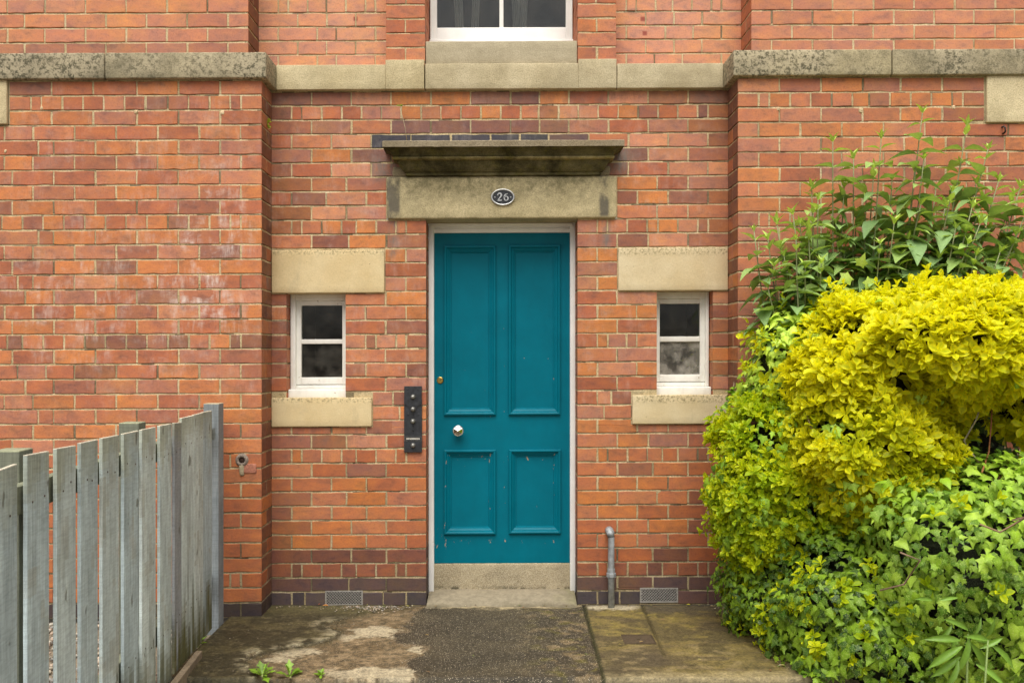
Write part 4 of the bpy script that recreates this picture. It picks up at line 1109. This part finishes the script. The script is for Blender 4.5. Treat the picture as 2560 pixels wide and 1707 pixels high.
LANCE = ovate([.05, .62, 1., .82, .42, .02], .25, .34, [0, .14, .32, .55, .78, 1.])
LONG = ovate([.2, .8, 1., .75, .02], .22, .25)
_h = [(-.08, .34, -.02), (.10, .31, -.02), (.34, .54, -.10), (.48, .25, -.06)]
IVY = Leaf([(0, 0, .02), (.25, 0, .03), (.5, 0, 0), (1, 0, -.16)] + [(a, b, c) for a, b, c in _h] + [(a, -b, c) for a, b, c in _h],
           [(0, 4, 5), (0, 5, 1), (1, 5, 6), (1, 6, 7), (1, 7, 2), (2, 7, 3), (0, 9, 8), (0, 1, 9), (1, 10, 9), (1, 11, 10), (1, 2, 11), (2, 3, 11)], [0, 0, 0, .5] + [1]*8)
IVY3 = Leaf([(0, 0, .02), (.25, 0, .04), (.55, 0, .02), (1, 0, -.24), (-.12, .26, -.03), (.08, .40, -.06), (.34, .36, -.03), (.62, .22, -.04), (-.12, -.24, -.02), (.08, -.38, -.10), (.34, -.34, -.06), (.62, -.2, -.06)],
            [(0, 4, 5), (0, 5, 1), (1, 5, 6), (1, 6, 2), (2, 6, 7), (2, 7, 3), (0, 9, 8), (0, 1, 9), (1, 10, 9), (1, 2, 10), (2, 11, 10), (2, 3, 11)], [0, 0, 0, .5] + [1]*8)
class Fol:
    def __init__(self): self.p = []
    def put(self, leaf, B, Dr, Nn, L, W, cm, ce):
        B, Dr, Nn = np.atleast_2d(B), np.atleast_2d(Dr), np.atleast_2d(Nn); n = len(B)
        Dr = unit(Dr); S = unit(np.cross(Nn, Dr)); Nn = np.cross(Dr, S)
        L = np.broadcast_to(np.asarray(L, float), (n,)); W = np.broadcast_to(np.asarray(W, float), (n,))
        k = leaf.v
        P = B[:, None] + Dr[:, None]*(k[None, :, 0:1]*L[:, None, None]) + S[:, None]*(k[None, :, 1:2]*W[:, None, None]) + Nn[:, None]*(k[None, :, 2:3]*L[:, None, None])
        cm = np.broadcast_to(np.asarray(cm, float), (n, 3)); ce = np.broadcast_to(np.asarray(ce, float), (n, 3))
        e = leaf.e[None, :, None]; C = cm[:, None]*(1-e) + ce[:, None]*e
        self.p.append((P.reshape(-1, 3), C.reshape(-1, 3), leaf, n))
    def build(self, name, m, root, kind=None):
        vs = np.concatenate([q[0] for q in self.p]); cs = np.concatenate([q[1] for q in self.p]); fs = []; o = 0
        for P, C, leaf, n in self.p:
            k = len(leaf.v)
            for i in range(n):
                fs.extend([tuple(j + o for j in f) for f in leaf.f]); o += k
        me = bpy.data.meshes.new(name); me.from_pydata(vs.tolist(), [], fs); me.materials.append(m)
        ca = me.color_attributes.new('Col', 'FLOAT_COLOR', 'POINT')
        ca.data.foreach_set('color', np.concatenate([cs, np.ones((len(cs), 1))], 1).astype(np.float32).ravel())
        me.polygons.foreach_set('use_smooth', [True]*len(me.polygons))
        ob = bpy.data.objects.new(name, me); COL.objects.link(ob)
        if root: keep(ob, root)
        return ob
def shoots(name, n, L0, cols):
    p, nn = hedge_points(name, n, gaps=.3)
    ax = unit(nn*.8 + np.array([0, -.1, .75]) + NR.normal(scale=.3, size=p.shape)); ref = unit(np.cross(ax, NR.normal(size=p.shape))); bi = np.cross(ax, ref)
    ln = NR.uniform(.05, .13, len(p)); ye, gr, mid = (np.array(c) for c in cols)
    for k in range(6):
        for s in range(2):
            ph = k*1.5 + s*math.pi + NR.normal(scale=.25, size=len(p)); e = np.radians((20, 25, 32, 42, 58, 74)[k] + NR.normal(scale=10, size=len(p)))
            rad = ref*np.cos(ph)[:, None] + bi*np.sin(ph)[:, None]; D_ = rad*np.cos(e)[:, None] + ax*np.sin(e)[:, None]; Nn = ax*np.cos(e)[:, None] - rad*np.sin(e)[:, None]
            t = np.clip(NR.normal(.6, .3, len(p)), 0, 1)[:, None]; ce = gr + (ye-gr)*t; L = L0*NR.uniform(.75, 1.1, len(p))*(1 - .07*k)
            fol.put(EUO, p + ax*(.01 + ln*k/5)[:, None], D_, Nn, L, L*.52, ce*.5 + mid*.5, ce)
# the hedge as overlapping mounds: centre, radii, planting
E = dict(
    top=((2.36, -.84, 1.54), (.72, .60, .28)), shoulder=((1.89, -.74, 1.36), (.40, .46, .41)), belly=((1.86, -.78, 1.03), (.40, .50, .42)), left=((1.57, -.55, .78), (.40, .42, .56)),
    lefttop=((1.62, -.54, 1.44), (.25, .30, .34)), right=((2.60, -1.10, 1.26), (.17, .36, .20)),
    ivyright=((2.32, -1.20, .50), (.62, .50, .53)), ivylow=((1.80, -.90, .17), (.43, .54, .47)), ivyfoot=((1.52, -.52, .22), (.27, .40, .36)),
    back=((2.34, -.50, 1.10), (.60, .28, .62)), wallivy=((1.375, -.26, 1.16), (.13, .07, .19)))
def lump(p, f=5., s=0.):
    return np.array([fbm(a[0]*f, a[1]*f, a[2]*f + s, 3) for a in p])
def hedge_points(name, n, margin=.94, skip=(), gaps=0):
    c, r = np.array(E[name][0]), np.array(E[name][1])
    d = unit(NR.normal(size=(n*5, 3)))
    # even density over the ellipsoid surface
    wgt = np.linalg.norm(d / r, axis=1)*r.prod()**(1/3); keep_ = NR.random(len(d)) < wgt/wgt.max(); d = d[keep_]
    p = c + d*r; nn = unit(d/r)
    ok = (p[:, 2] > .02) & (p[:, 1] < -.03) & ((nn[:, 1] < .35) | (nn[:, 2] > .3)) & (p[:, 0] < 3.0)
    ok &= ~((p[:, 0] > XR - .02) & (p[:, 1] > YP - .02))
    for k, (c2, r2) in E.items():
        if k == name or k in skip: continue
        q = (p - np.array(c2))/(np.array(r2)*margin); ok &= (q*q).sum(1) > 1
    p, nn = p[ok][:n], nn[ok][:n]
    if gaps:
        k = lump(p, 5.5, 20) > -gaps; p, nn = p[k], nn[k]
    return p, nn
def lump(p, f=5., s=0.):
    return np.array([fbm(a[0]*f, a[1]*f, a[2]*f + s, 3) for a in p])
fol = Fol()
def rosettes(name, n, L0, cols, up=.55, spread=.06, inner=0, skip=()):
    p, nn = hedge_points(name, n, skip=skip, gaps=.42)
    out = np.where(NR.random(len(p)) < .06, NR.uniform(.02, .075, len(p)), 0)
    p = p + nn*(lump(p, 4.2)*.085 + NR.uniform(-spread, spread*.3, len(p)) + out)[:, None]
    ax = unit(nn*.75 + np.array([0, -.12, up]) + NR.normal(scale=.28, size=p.shape))
    ref = unit(np.cross(ax, NR.normal(size=p.shape))); bi = np.cross(ax, ref)
    tone = np.clip(.55 + lump(p, 3.6, 31)*1.1 + NR.normal(scale=.27, size=len(p)), 0, 1); depth_tone = NR.uniform(.85, 1.1, len(p))
    ye, gr = np.array(cols[0]), np.array(cols[1]); mid = np.array(cols[2])
    Ls = L0*NR.uniform(.75, 1.2, len(p))
    for lvl, (el, sc, h) in enumerate(((8, 1., -.010), (30, 1.0, .004), (55, .85, .014), (74, .55, .020))):
        for s in range(2):
            ph = lvl*math.pi/2*.97 + s*math.pi + NR.normal(scale=.3, size=len(p))
            e = np.radians(el + NR.normal(scale=13, size=len(p)))
            rad = ref*np.cos(ph)[:, None] + bi*np.sin(ph)[:, None]
            D_ = rad*np.cos(e)[:, None] + ax*np.sin(e)[:, None]; Nn = ax*np.cos(e)[:, None] - rad*np.sin(e)[:, None]
            t = np.clip(tone + NR.normal(scale=.25, size=len(p)) - (.25 if lvl == 0 else 0), 0, 1)[:, None]
            ce = (gr + (ye-gr)*t)*depth_tone[:, None]; cm = ce*.45 + mid*.55
            sel = NR.random(len(p)) < (.75 if lvl in (0, 3) else .95)
            Lq = Ls*sc*NR.uniform(.8, 1.15, len(p))
            fol.put(EUO, (p + ax*h*(L0/.05))[sel], D_[sel], Nn[sel], Lq[sel], (Lq*NR.uniform(.46, .60, len(p)))[sel], cm[sel], ce[sel])
YEL = ((.94, .86, .014), (.86, .81, .015), (.40, .54, .02)); YEL2 = ((.94, .86, .014), (.64, .66, .015), (.27, .42, .02)); YG = ((.83, .84, .014), (.44, .57, .015), (.19, .35, .015))
rosettes('top', 2500, .067, YEL, .75, .035); rosettes('shoulder', 900, .062, YEL, .6, .04); rosettes('belly', 1000, .056, YEL2, .55, .045)
rosettes('right', 200, .058, YEL, .5, .04); rosettes('left', 1700, .043, YG, .55, .05); rosettes('lefttop', 70, .045, YEL2, .5, .06)
rosettes('ivylow', 130, .044, YG, .4, .05); rosettes('ivyright', 40, .050, YG, .4, .05); rosettes('back', 50, .045, ((.3, .3, .03), (.15, .2, .03), (.1, .15, .03)), .3, .05)
rosettes('ivyfoot', 170, .038, YG, .4, .05)
shoots('top', 70, .055, YEL); shoots('shoulder', 34, .05, YEL); shoots('belly', 34, .048, YEL2); shoots('left', 60, .038, YG); shoots('lefttop', 14, .04, YG)
euo = empty('variegated_shrub', (1.95, -.8, 0), 'rounded evergreen shrub with bright yellow edged leaves in front of the right wall', 'shrub')
fol.build('foliage', leaf_mat('euonymus_leaf', .45, .48, .25), euo)
def core(name, keys, sc, col, root_, m):
    b = MB()
    for k in keys:
        c, r = E[k]; vs = []; nu, nv = 28, 16
        for j in range(nv+1):
            th = math.pi*j/nv
            for i in range(nu):
                ph = 2*math.pi*i/nu; d = Vector((math.sin(th)*math.cos(ph), math.sin(th)*math.sin(ph), math.cos(th)))
                f = sc + .14*mn.noise(Vector((d.x*3, d.y*3, d.z*3+len(k))))
                q = [c[a] + d[a]*r[a]*f for a in range(3)]; q[1] = min(q[1], -.03 if q[0] < XR-.03 else YP-.03); vs.append(tuple(q))
        b.add(vs, [(j*nu+i, (j+1)*nu+i, (j+1)*nu+(i+1) % nu, j*nu+(i+1) % nu) for j in range(nv) for i in range(nu)], 0, (*col, 1))
    return keep(b.build(name, m, None, False), root_)
M_TWIGSHADE = attr_mat('shaded_twig_core', .95, 70, (.3, 1.5), 1., .02)  # solid filler for the twigs, coloured dark for the hedge's inner shade
core('shaded_core', ('top', 'shoulder', 'belly', 'left', 'lefttop', 'right'), .74, (.030, .032, .012), euo, M_TWIGSHADE)
M_BARK = attr_mat('bark', .9, 50, (.6, 1.3), .4)
b = MB(); 
b.tube([(1.40, -.40, .2), (1.42, -.42, .55), (1.43, -.46, .85), (1.40, -.55, 1.02)], [.03, .026, .020, .012], 8, col=(.13, .085, .05, 1))
b.tube([(1.46, -.45, .6), (1.52, -.55, .95), (1.6, -.7, 1.3)], [.02, .015, .01], 8, col=(.15, .10, .06, 1))
keep(b.build('stem', M_BARK, None, False, True), euo)
# ivy
ivy = Fol()
def ivies(name, n, L0, cols, thick=.05, up=.35, hang=.9, skip=()):
    p, nn = hedge_points(name, n, skip=skip)
    p = p + nn*(lump(p, 4.5, 3)*.10 + NR.uniform(-thick, thick*.4, len(p)))[:, None]
    Nn = unit(nn*1. + np.array([0, -.25, up]) + NR.normal(scale=.34, size=p.shape))
    down = np.array([0, -.15, -hang]) + NR.normal(scale=.55, size=p.shape)
    D_ = down - Nn*(down*Nn).sum(1, keepdims=True)
    t = np.clip(NR.beta(1.3, 1.3, len(p)) + lump(p, 3.5, 8)*.6, 0, 1)[:, None]; a, b_ = np.array(cols[0]), np.array(cols[1])
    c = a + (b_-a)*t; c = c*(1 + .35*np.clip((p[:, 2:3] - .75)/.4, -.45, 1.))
    L = L0*NR.uniform(.55, 1.2, len(p))*(.65 + .35*t[:, 0])
    wv = NR.random(len(p)); W = L*NR.uniform(.72, 1.15, len(p))
    for lf, lo, hi in ((IVY, 0, .62), (IVY3, .62, 1.01)):
        m_ = (wv >= lo) & (wv < hi); ivy.put(lf, (p - D_*L[:, None]*.3)[m_], D_[m_], Nn[m_], L[m_], W[m_], (c*np.array([1.4, 1.35, 1.6]))[m_], c[m_])
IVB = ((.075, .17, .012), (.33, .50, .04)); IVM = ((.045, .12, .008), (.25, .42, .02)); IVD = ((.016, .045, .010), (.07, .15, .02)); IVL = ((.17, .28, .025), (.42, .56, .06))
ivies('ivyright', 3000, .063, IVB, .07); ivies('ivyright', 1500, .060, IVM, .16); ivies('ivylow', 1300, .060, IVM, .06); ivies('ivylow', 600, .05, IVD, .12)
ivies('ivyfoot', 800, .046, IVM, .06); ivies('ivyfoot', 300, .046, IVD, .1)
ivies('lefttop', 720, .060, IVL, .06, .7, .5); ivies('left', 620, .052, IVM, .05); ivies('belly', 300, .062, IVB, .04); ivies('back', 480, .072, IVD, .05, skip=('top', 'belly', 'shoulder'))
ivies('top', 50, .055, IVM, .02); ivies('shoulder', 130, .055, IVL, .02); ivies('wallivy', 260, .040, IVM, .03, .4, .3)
# ivy trailing over the path edge and the tall shoot
q = []
for _ in range(380):
    t = R.random(); x, y = gxy(1800 + 225*t, 1512 + 195*t); q.append((x + R.gauss(.05, .035), y + R.gauss(0, .03), .012 + abs(R.gauss(0, .035))))
q = np.array(q); n = len(q); Nn = unit(np.array([-.35, -.45, 1.]) + NR.normal(scale=.35, size=(n, 3))); D_ = NR.normal(size=(n, 3)); D_ -= Nn*(D_*Nn).sum(1, keepdims=True)
L = NR.uniform(.022, .048, n); c = np.array(IVM[0]) + (np.array(IVM[1]) - np.array(IVM[0]))*NR.random((n, 1)); ivy.put(IVY, q, D_, Nn, L, L, c*1.25, c)
ys_ = -.72
for (px, py, L, dx, dz) in ((2125, 690, .085, -.9, -.5), (2150, 665, .075, .3, .8), (2118, 720, .08, -.6, -.8), (2165, 700, .09, .7, -.6), (2140, 735, .09, .1, -1), (2172, 745, .08, .6, -.8), (2105, 745, .075, -.8, -.4), (2155, 770, .08, .1, -1), (2120, 765, .08, -.4, -.9)):
    ivy.put(IVY, [(wx(px, ys_), ys_, wz(py, ys_))], [(dx, -.2, dz)], [(NR.normal(scale=.2), -1, .35)], L, L*.95, (.42, .54, .09), (.33, .46, .05))
ivr = empty('ivy', (2.1, -1.2, 0), 'climbing ivy with lobed green leaves covering the foot of the yellow shrub', 'ivy')
ivy.build('foliage', leaf_mat('ivy_leaf', .42, .30, .22, (.6, .68, .2)), ivr)
core('shaded_core', ('ivyright', 'ivylow', 'ivyfoot', 'back'), .76, (.020, .024, .010), ivr, M_TWIGSHADE)  # same filler under the ivy, inner shade put into its colour
def vine(pts, r, col):
    b = MB(); b.tube(pts, r, 6, col=(*col, 1)); return keep(b.build('vine', M_BARK, None, False, True), ivr)
def wp(px, py, y): return (wx(px, y), y, wz(py, y))
vine([wp(2452, 1012, -1.12), wp(2440, 1050, -1.14), wp(2410, 1102, -1.15), wp(2425, 1128, -1.2), wp(2447, 1155, -1.25)], .0045, (.36, .31, .19))
vine([wp(2482, 990, -1.1), wp(2478, 1060, -1.12), wp(2472, 1130, -1.18), wp(2455, 1180, -1.32)], .004, (.42, .17, .07))
vine([wp(2530, 1300, -1.88), wp(2570, 1290, -1.9), wp(2500, 1330, -1.88), wp(2450, 1310, -1.87)], .004, (.25, .16, .09))
vine([wp(2012, 1005, -1.0), wp(2018, 1040, -1.02), wp(2030, 1075, -1.05), wp(2058, 1088, -1.05)], .004, (.33, .25, .14))
vine([wp(2200, 1475, -1.55), wp(2260, 1460, -1.6), wp(2300, 1400, -1.65), wp(2250, 1380, -1.62)], .004, (.22, .15, .09))
vine([wp(1815, 1515, -.2), wp(1850, 1545, -.3), wp(1885, 1580, -.42)], .004, (.25, .19, .12))
vine([wp(1835, 955, -.245), wp(1832, 1000, -.245), wp(1840, 1050, -.25), wp(1850, 1100, -.26)], .003, (.30, .22, .14))
# tall grey green shrub behind
tall = empty('tall_shrub', (2.1, -.42, 0), 'tall leafy shrub with upright stems and paired pointed green leaves against the right wall', 'shrub')
TIPS = [(2082, 355), (2134, 398), (2203, 347), (2306, 283), (2417, 315), (2470, 374), (2496, 455), (2535, 485), (2401, 410), (2310, 398), (2286, 430), (2185, 422), (2029, 469), (1982, 537), (1885, 578),
        (1942, 560), (2033, 533), (2021, 576), (2160, 572), (2302, 513), (2363, 517), (2389, 572), (2472, 574), (2114, 612), (1936, 667), (2013, 671), (2053, 659), (2347, 647), (2385, 640), (2500, 631),
        (1899, 774), (2235, 560), (2250, 640), (2330, 690), (2440, 640), (2540, 590), (2570, 520), (2600, 450), (1960, 640), (2090, 560), (1990, 600), (2070, 600), (2130, 640), (2200, 610), (2270, 600), (2420, 610), (2350, 610), (2310, 600), (2180, 660), (2045, 500), (2110, 470), (2165, 500), (2230, 450), (2265, 500), (2340, 470), (2380, 480), (2440, 460), (2000, 560), (2140, 540), (2290, 560), (2430, 520), (2520, 540), (2215, 530), (2455, 500), (1920, 600), (2550, 470), (1920, 720), (1975, 690), (2450, 560)]
M_TALL = leaf_mat('dull_green_leaf', .55, .25, .25); M_STEM = attr_mat('green_stem', .7, 60, (.8, 1.15), .1)
rt = random.Random(99)
for k, (px, py) in enumerate(TIPS):
    y = -.36 - .28*rt.random() if py < 560 else -.42 - .34*rt.random()
    tip = np.array(wp(px, py, y)); bx = 1.62 + (px-1900)/660*.78 + rt.gauss(0, .06)
    base = np.array([bx, -.5 + rt.gauss(0, .05), 1.2 if px > 2000 else 1.05])
    nseg = 9; pts = []
    for i in range(nseg+1):
        t = i/nseg; p = base + (tip-base)*t; p = p + np.array([(tip-base)[0]*.10*math.sin(math.pi*t), 0, .05*math.sin(math.pi*t)]); pts.append(p)
    b = MB(); b.tube([tuple(p) for p in pts], [.0062 - .0034*i/nseg for i in range(nseg+1)], 7, col=(.25, .27, .13, 1))
    st_ = keep(b.build('stem', M_STEM, None, False, True), tall)
    f = Fol(); ln = float(np.linalg.norm(tip-base)); nn_ = max(4, int(ln/.074)); ph0 = rt.random()*3
    for j in range(nn_+1):
        t = 1 - j*.080/ln*(.55+.45*min(1, j/2)) if j else 1.
        if t < .05: break
        i = min(nseg-1, int(t*nseg)); p = pts[i] + (pts[i+1]-pts[i])*(t*nseg-i); ax = unit(pts[min(i+1, nseg)] - pts[max(i-1, 0)])
        ph = ph0 + j*math.pi/2 + rt.gauss(0, .25)
        size = [.055, .085, .122, .135, .14, .145][min(j, 5)]*rt.uniform(.8, 1.2)
        for s in range(2 if j else 4):
            a = ph + (s*math.pi if j else s*math.pi/2); rad = np.array([math.cos(a), math.sin(a)*.8, 0]); el = [1.15, .55, .22, .05, -.10, -.2][min(j, 5)] + rt.gauss(0, .2)
            D_ = rad*math.cos(el) + ax*math.sin(el); Nn = ax*math.cos(el) - rad*math.sin(el)
            g_t = min(1., j/3)*rt.uniform(.6, 1.); c = np.array(mix((.42, .56, .11), (.20, .32, .12), g_t))*rt.uniform(.85, 1.15)
            L = size*rt.uniform(.85, 1.15); f.put(LANCE, [p + rad*.004], [D_], [Nn], L, L*(.38 if j < 2 else .60), c*1.2, c)
    o = f.build('leaves', M_TALL, None); o.parent = st_
# lance leaved weed at the bottom right
wd = empty('lance_weed', (1.86, -1.86, 0), 'weed with long narrow pointed green leaves growing in front of the ivy', 'weed')
f = Fol(); b = MB(); yv = -1.93
st0 = np.array((wx(2400, yv), yv, 0.)); tp = np.array(wp(2420, 1585, yv)); b.tube([tuple(st0), tuple((st0+tp)/2 + np.array([.01, 0, 0])), tuple(tp)], [.006, .005, .003], 7, col=(.2, .28, .08, 1))
st2 = np.array(wp(2470, 1600, yv-.05)); b.tube([(st0[0]+.05, yv-.05, 0), tuple(st2)], [.006, .003], 7, col=(.2, .28, .08, 1))
keep(b.build('stem', M_STEM, None, False, True), wd)
for (px, py, dx, dz, L) in ((2400, 1600, -1, .15, .17), (2405, 1615, -.9, -.5, .19), (2420, 1590, -.3, -.9, .20), (2430, 1590, .5, .9, .10), (2440, 1600, .9, -.1, .13), (2425, 1605, .6, -.9, .18), (2400, 1640, -.9, -.6, .17), (2395, 1650, -.5, -.9, .16), (2450, 1620, .9, .5, .12), (2420, 1575, -.8, .5, .13), (2440, 1660, .8, -.5, .15), (2380, 1560, -.7, -.8, .11), (2470, 1600, -.8, .3, .14), (2475, 1610, .7, -.6, .16), (2465, 1590, .2, .9, .10), (2330, 1500, -.9, .25, .10), (2350, 1500, .8, .2, .09)):
    c = np.array((.13, .24, .025))*rt.uniform(.8, 1.2); f.put(LONG, [wp(px, py, yv - .03*rt.random())], [(dx, -.25+rt.gauss(0, .2), dz)], [(rt.gauss(0, .3), -1, .6)], L*.8, L*.17, c*1.4, c)
keep(f.build('leaves', leaf_mat('weed_leaf', .4, .25), None), wd)
# small weeds
M_WEED = leaf_mat('young_weed_leaf', .45, .3)
DAND = Leaf([(0, 0, 0), (.3, 0, .02), (.6, 0, .02), (1, 0, -.1), (.3, .12, .05), (.42, .30, .05), (.5, .16, .05), (.66, .46, .02), (.76, .22, .0), (.3, -.12, .05), (.42, -.30, .05), (.5, -.16, .05), (.66, -.46, .02), (.76, -.22, 0)],
            [(0, 1, 4), (1, 5, 4), (1, 6, 5), (1, 2, 6), (2, 7, 6), (2, 8, 7), (2, 3, 8), (0, 9, 1), (1, 9, 10), (1, 10, 11), (1, 11, 2), (2, 11, 12), (2, 12, 13), (2, 13, 3)], [0]*4 + [1]*10)
def weed(name, px, py, n, L0, leaf, W, lab, seed, el0=.35, flat=1.):
    r2 = random.Random(seed); x, y = gxy(px, py, -.0); rt_ = empty(name, (x, y, -.01), lab, 'weed'); f = Fol()
    for i in range(n):
        a = 2*math.pi*i/n*1.02 + r2.gauss(0, .25); el = el0 + r2.gauss(0, .25) + (.5 if i % 3 == 0 else 0)
        rad = np.array([math.cos(a), math.sin(a), 0]); up = np.array([0, 0, 1.]); D_ = rad*math.cos(el) + up*math.sin(el); Nn = up*math.cos(el) - rad*math.sin(el)
        L = L0*r2.uniform(.65, 1.15); c = np.array((.19, .33, .025))*r2.uniform(.7, 1.2); f.put(leaf, [(x + rad[0]*.005, y + rad[1]*.005, .004)], [D_], [Nn], L, L*W, c*1.35, c)
    keep(f.build('leaves', M_WEED, None), rt_)
    b = MB(); b.tube([(x, y, -.03), (x+.002, y, .0), (x, y+.003, .008)], [.006, .006, .004], 6, col=(.3, .32, .12, 1)); keep(b.build('crown', M_STEM, None, False, True), rt_)
weed('dandelion', 655, 1690, 13, .068, DAND, .62, 'bushy dandelion rosette of toothed leaves in the path crack', 1)
weed('dandelion', 725, 1692, 9, .078, DAND, .60, 'taller dandelion with one upright leaf right of the bushy rosette', 2, .5)
weed('seedling', 802, 1690, 9, .032, EUO, .5, 'tiny green seedling in the path crack right of the dandelions', 3, .6)
weed('tuft', 496, 1612, 9, .05, LONG, .25, 'little green tuft sprouting at the foot of the fence', 4, .7)
# sprig on top of the door canopy and one in the left wall joint
sg = empty('wall_sprig', (wx(1017, -.10), -.08, 2.79), 'thin pale weed stalk with a small leafy tip standing on the door canopy', 'weed')
b = MB(); b.tube([wp(1017, 352, -.08), wp(1013, 320, -.085), wp(1008, 300, -.09), wp(1000, 270, -.09)], [.0026, .002, .002, .0016], 6, col=(.42, .34, .22, 1)); keep(b.build('stem', M_BARK, None, False, True), sg)
f = Fol()
for i in range(9):
    a = i*2.4; f.put(EUO, [wp(999, 266, -.09)], [(math.cos(a), -.3*math.sin(a), .3+.2*math.sin(a*2))], [(0, -.5, 1)], .020, .008, (.35, .42, .08), (.28, .38, .05))
keep(f.build('leaves', M_WEED, None), sg)
sg = empty('joint_sprig', (XL+.01, -.12, 2.6), 'tiny bright green sprig growing from a joint in the left return wall', 'weed')
f = Fol()
for i in range(8):
    a = i*2.4; f.put(EUO, [(wx(669, -.1), -.10, wz(306, -.1) - .01*(i % 3))], [(.6+.4*math.cos(a), -.5, math.sin(a))], [(.3, -1, .3)], .028, .012, (.40, .46, .04), (.32, .42, .03))
keep(f.build('leaves', M_WEED, None), sg)
# fallen leaves
def fallen(px, py, L, col, lab, a=.5):
    x, y = gxy(px, py); f = Fol(); f.put(EUO, [(x, y, .012)], [(math.cos(a), math.sin(a)*.6, .08)], [(.1, -.25, 1)], L, L*.5, col, dark(col, .85))
    o = f.build('fallen_leaf', M_WEED, None); tag(o, lab, 'leaf'); return o
fallen(806, 1518, .034, (.50, .20, .03), 'orange fallen leaf lying below the left air vent', .1)
fallen(795, 1516, .022, (.30, .10, .05), 'red brown fallen leaf left of the orange one', 1.2)
fallen(1716, 1516, .026, (.62, .58, .05), 'yellow fallen leaf below the wall right of the right air vent', .3)
fallen(1826, 1568, .045, (.45, .55, .08), 'pale green ivy leaf fallen on the mossy slab beside the hedge', .3)

f = Fol(); rq = random.Random(12)
for _ in range(150):
    q = rq.random()
    if q < .45: t = rq.random(); px, py = 1795 + 225*t - abs(rq.gauss(0, 22)), 1514 + 190*t
    elif q < .75: px = rq.uniform(690, 1780); py = 1516 + abs(rq.gauss(0, 4))
    elif q < .9: t = rq.random(); px, py = 530 - 110*t + abs(rq.gauss(0, 10)), 1580 + 100*t
    else: px, py = rq.uniform(560, 1800), rq.uniform(1540, 1690)
    x, y = gxy(px, py); a = rq.uniform(0, 6.3); L = rq.uniform(.008, .024); c = rq.choice([(.22, .13, .06), (.30, .20, .08), (.14, .09, .05), (.40, .36, .10), (.18, .22, .06), (.48, .42, .30)])
    f.put(EUO, [(x, min(y, -.012), .011)], [(math.cos(a), math.sin(a), rq.uniform(0, .25))], [(rq.gauss(0, .3), rq.gauss(0, .3), 1)], L, L*rq.uniform(.3, .6), c, dark(c, .8))
tag(f.build('leaf_litter', M_WEED, None), 'tiny dry leaf bits scattered over the path and along its edges', None, None, 'stuff')
# ------------------------------------------------------------------ camera and light
cam = bpy.data.cameras.new('camera'); co = bpy.data.objects.new('camera', cam); COL.objects.link(co)
co.location = (0, -D0, EYE); co.rotation_euler = (math.radians(90), 0, 0)
cam.sensor_width = 36; cam.lens = 36*F/2560; cam.shift_x = (1280-VX)/2560; cam.shift_y = (VY-853.5)/2560; cam.clip_end = 500
scene.camera = co
EL, AZ = math.radians(64), math.radians(200)
wd_ = bpy.data.worlds.new('World'); scene.world = wd_; wd_.use_nodes = True; nt = wd_.node_tree
sky = nt.nodes.new('ShaderNodeTexSky'); sky.sky_type = 'NISHITA'; sky.sun_disc = False; sky.sun_elevation = EL; sky.sun_rotation = AZ
sky.air_density = 1.; sky.dust_density = 6.; sky.ozone_density = 1.
hs = nt.nodes.new('ShaderNodeHueSaturation'); hs.inputs['Saturation'].default_value = .22
nt.links.new(sky.outputs[0], hs.inputs['Color']); nt.links.new(hs.outputs[0], nt.nodes['Background'].inputs[0]); nt.nodes['Background'].inputs[1].default_value = .075
sun = bpy.data.lights.new('sun', 'SUN'); sun.energy = 1.5; sun.angle = math.radians(60); sun.color = (1., .95, .87)
so = bpy.data.objects.new('sun', sun); COL.objects.link(so)
# direction towards the sun: azimuth measured so that it stands in front of the facade, a little to the left
dsun = Vector((-.12*math.cos(EL), -.9928*math.cos(EL), math.sin(EL)))
so.rotation_euler = dsun.to_track_quat('Z', 'Y').to_euler()
sky.sun_rotation = math.atan2(dsun.x, dsun.y)
vs_ = scene.view_settings; scene.display_settings.display_device = 'sRGB'
vs_.view_transform = 'Standard'; vs_.look = 'None'; vs_.gamma = 1; vs_.use_curve_mapping = False; vs_.exposure = 1.07
scene.cycles.max_bounces = 6; scene.cycles.transparent_max_bounces = 8; scene.cycles.use_denoising = True
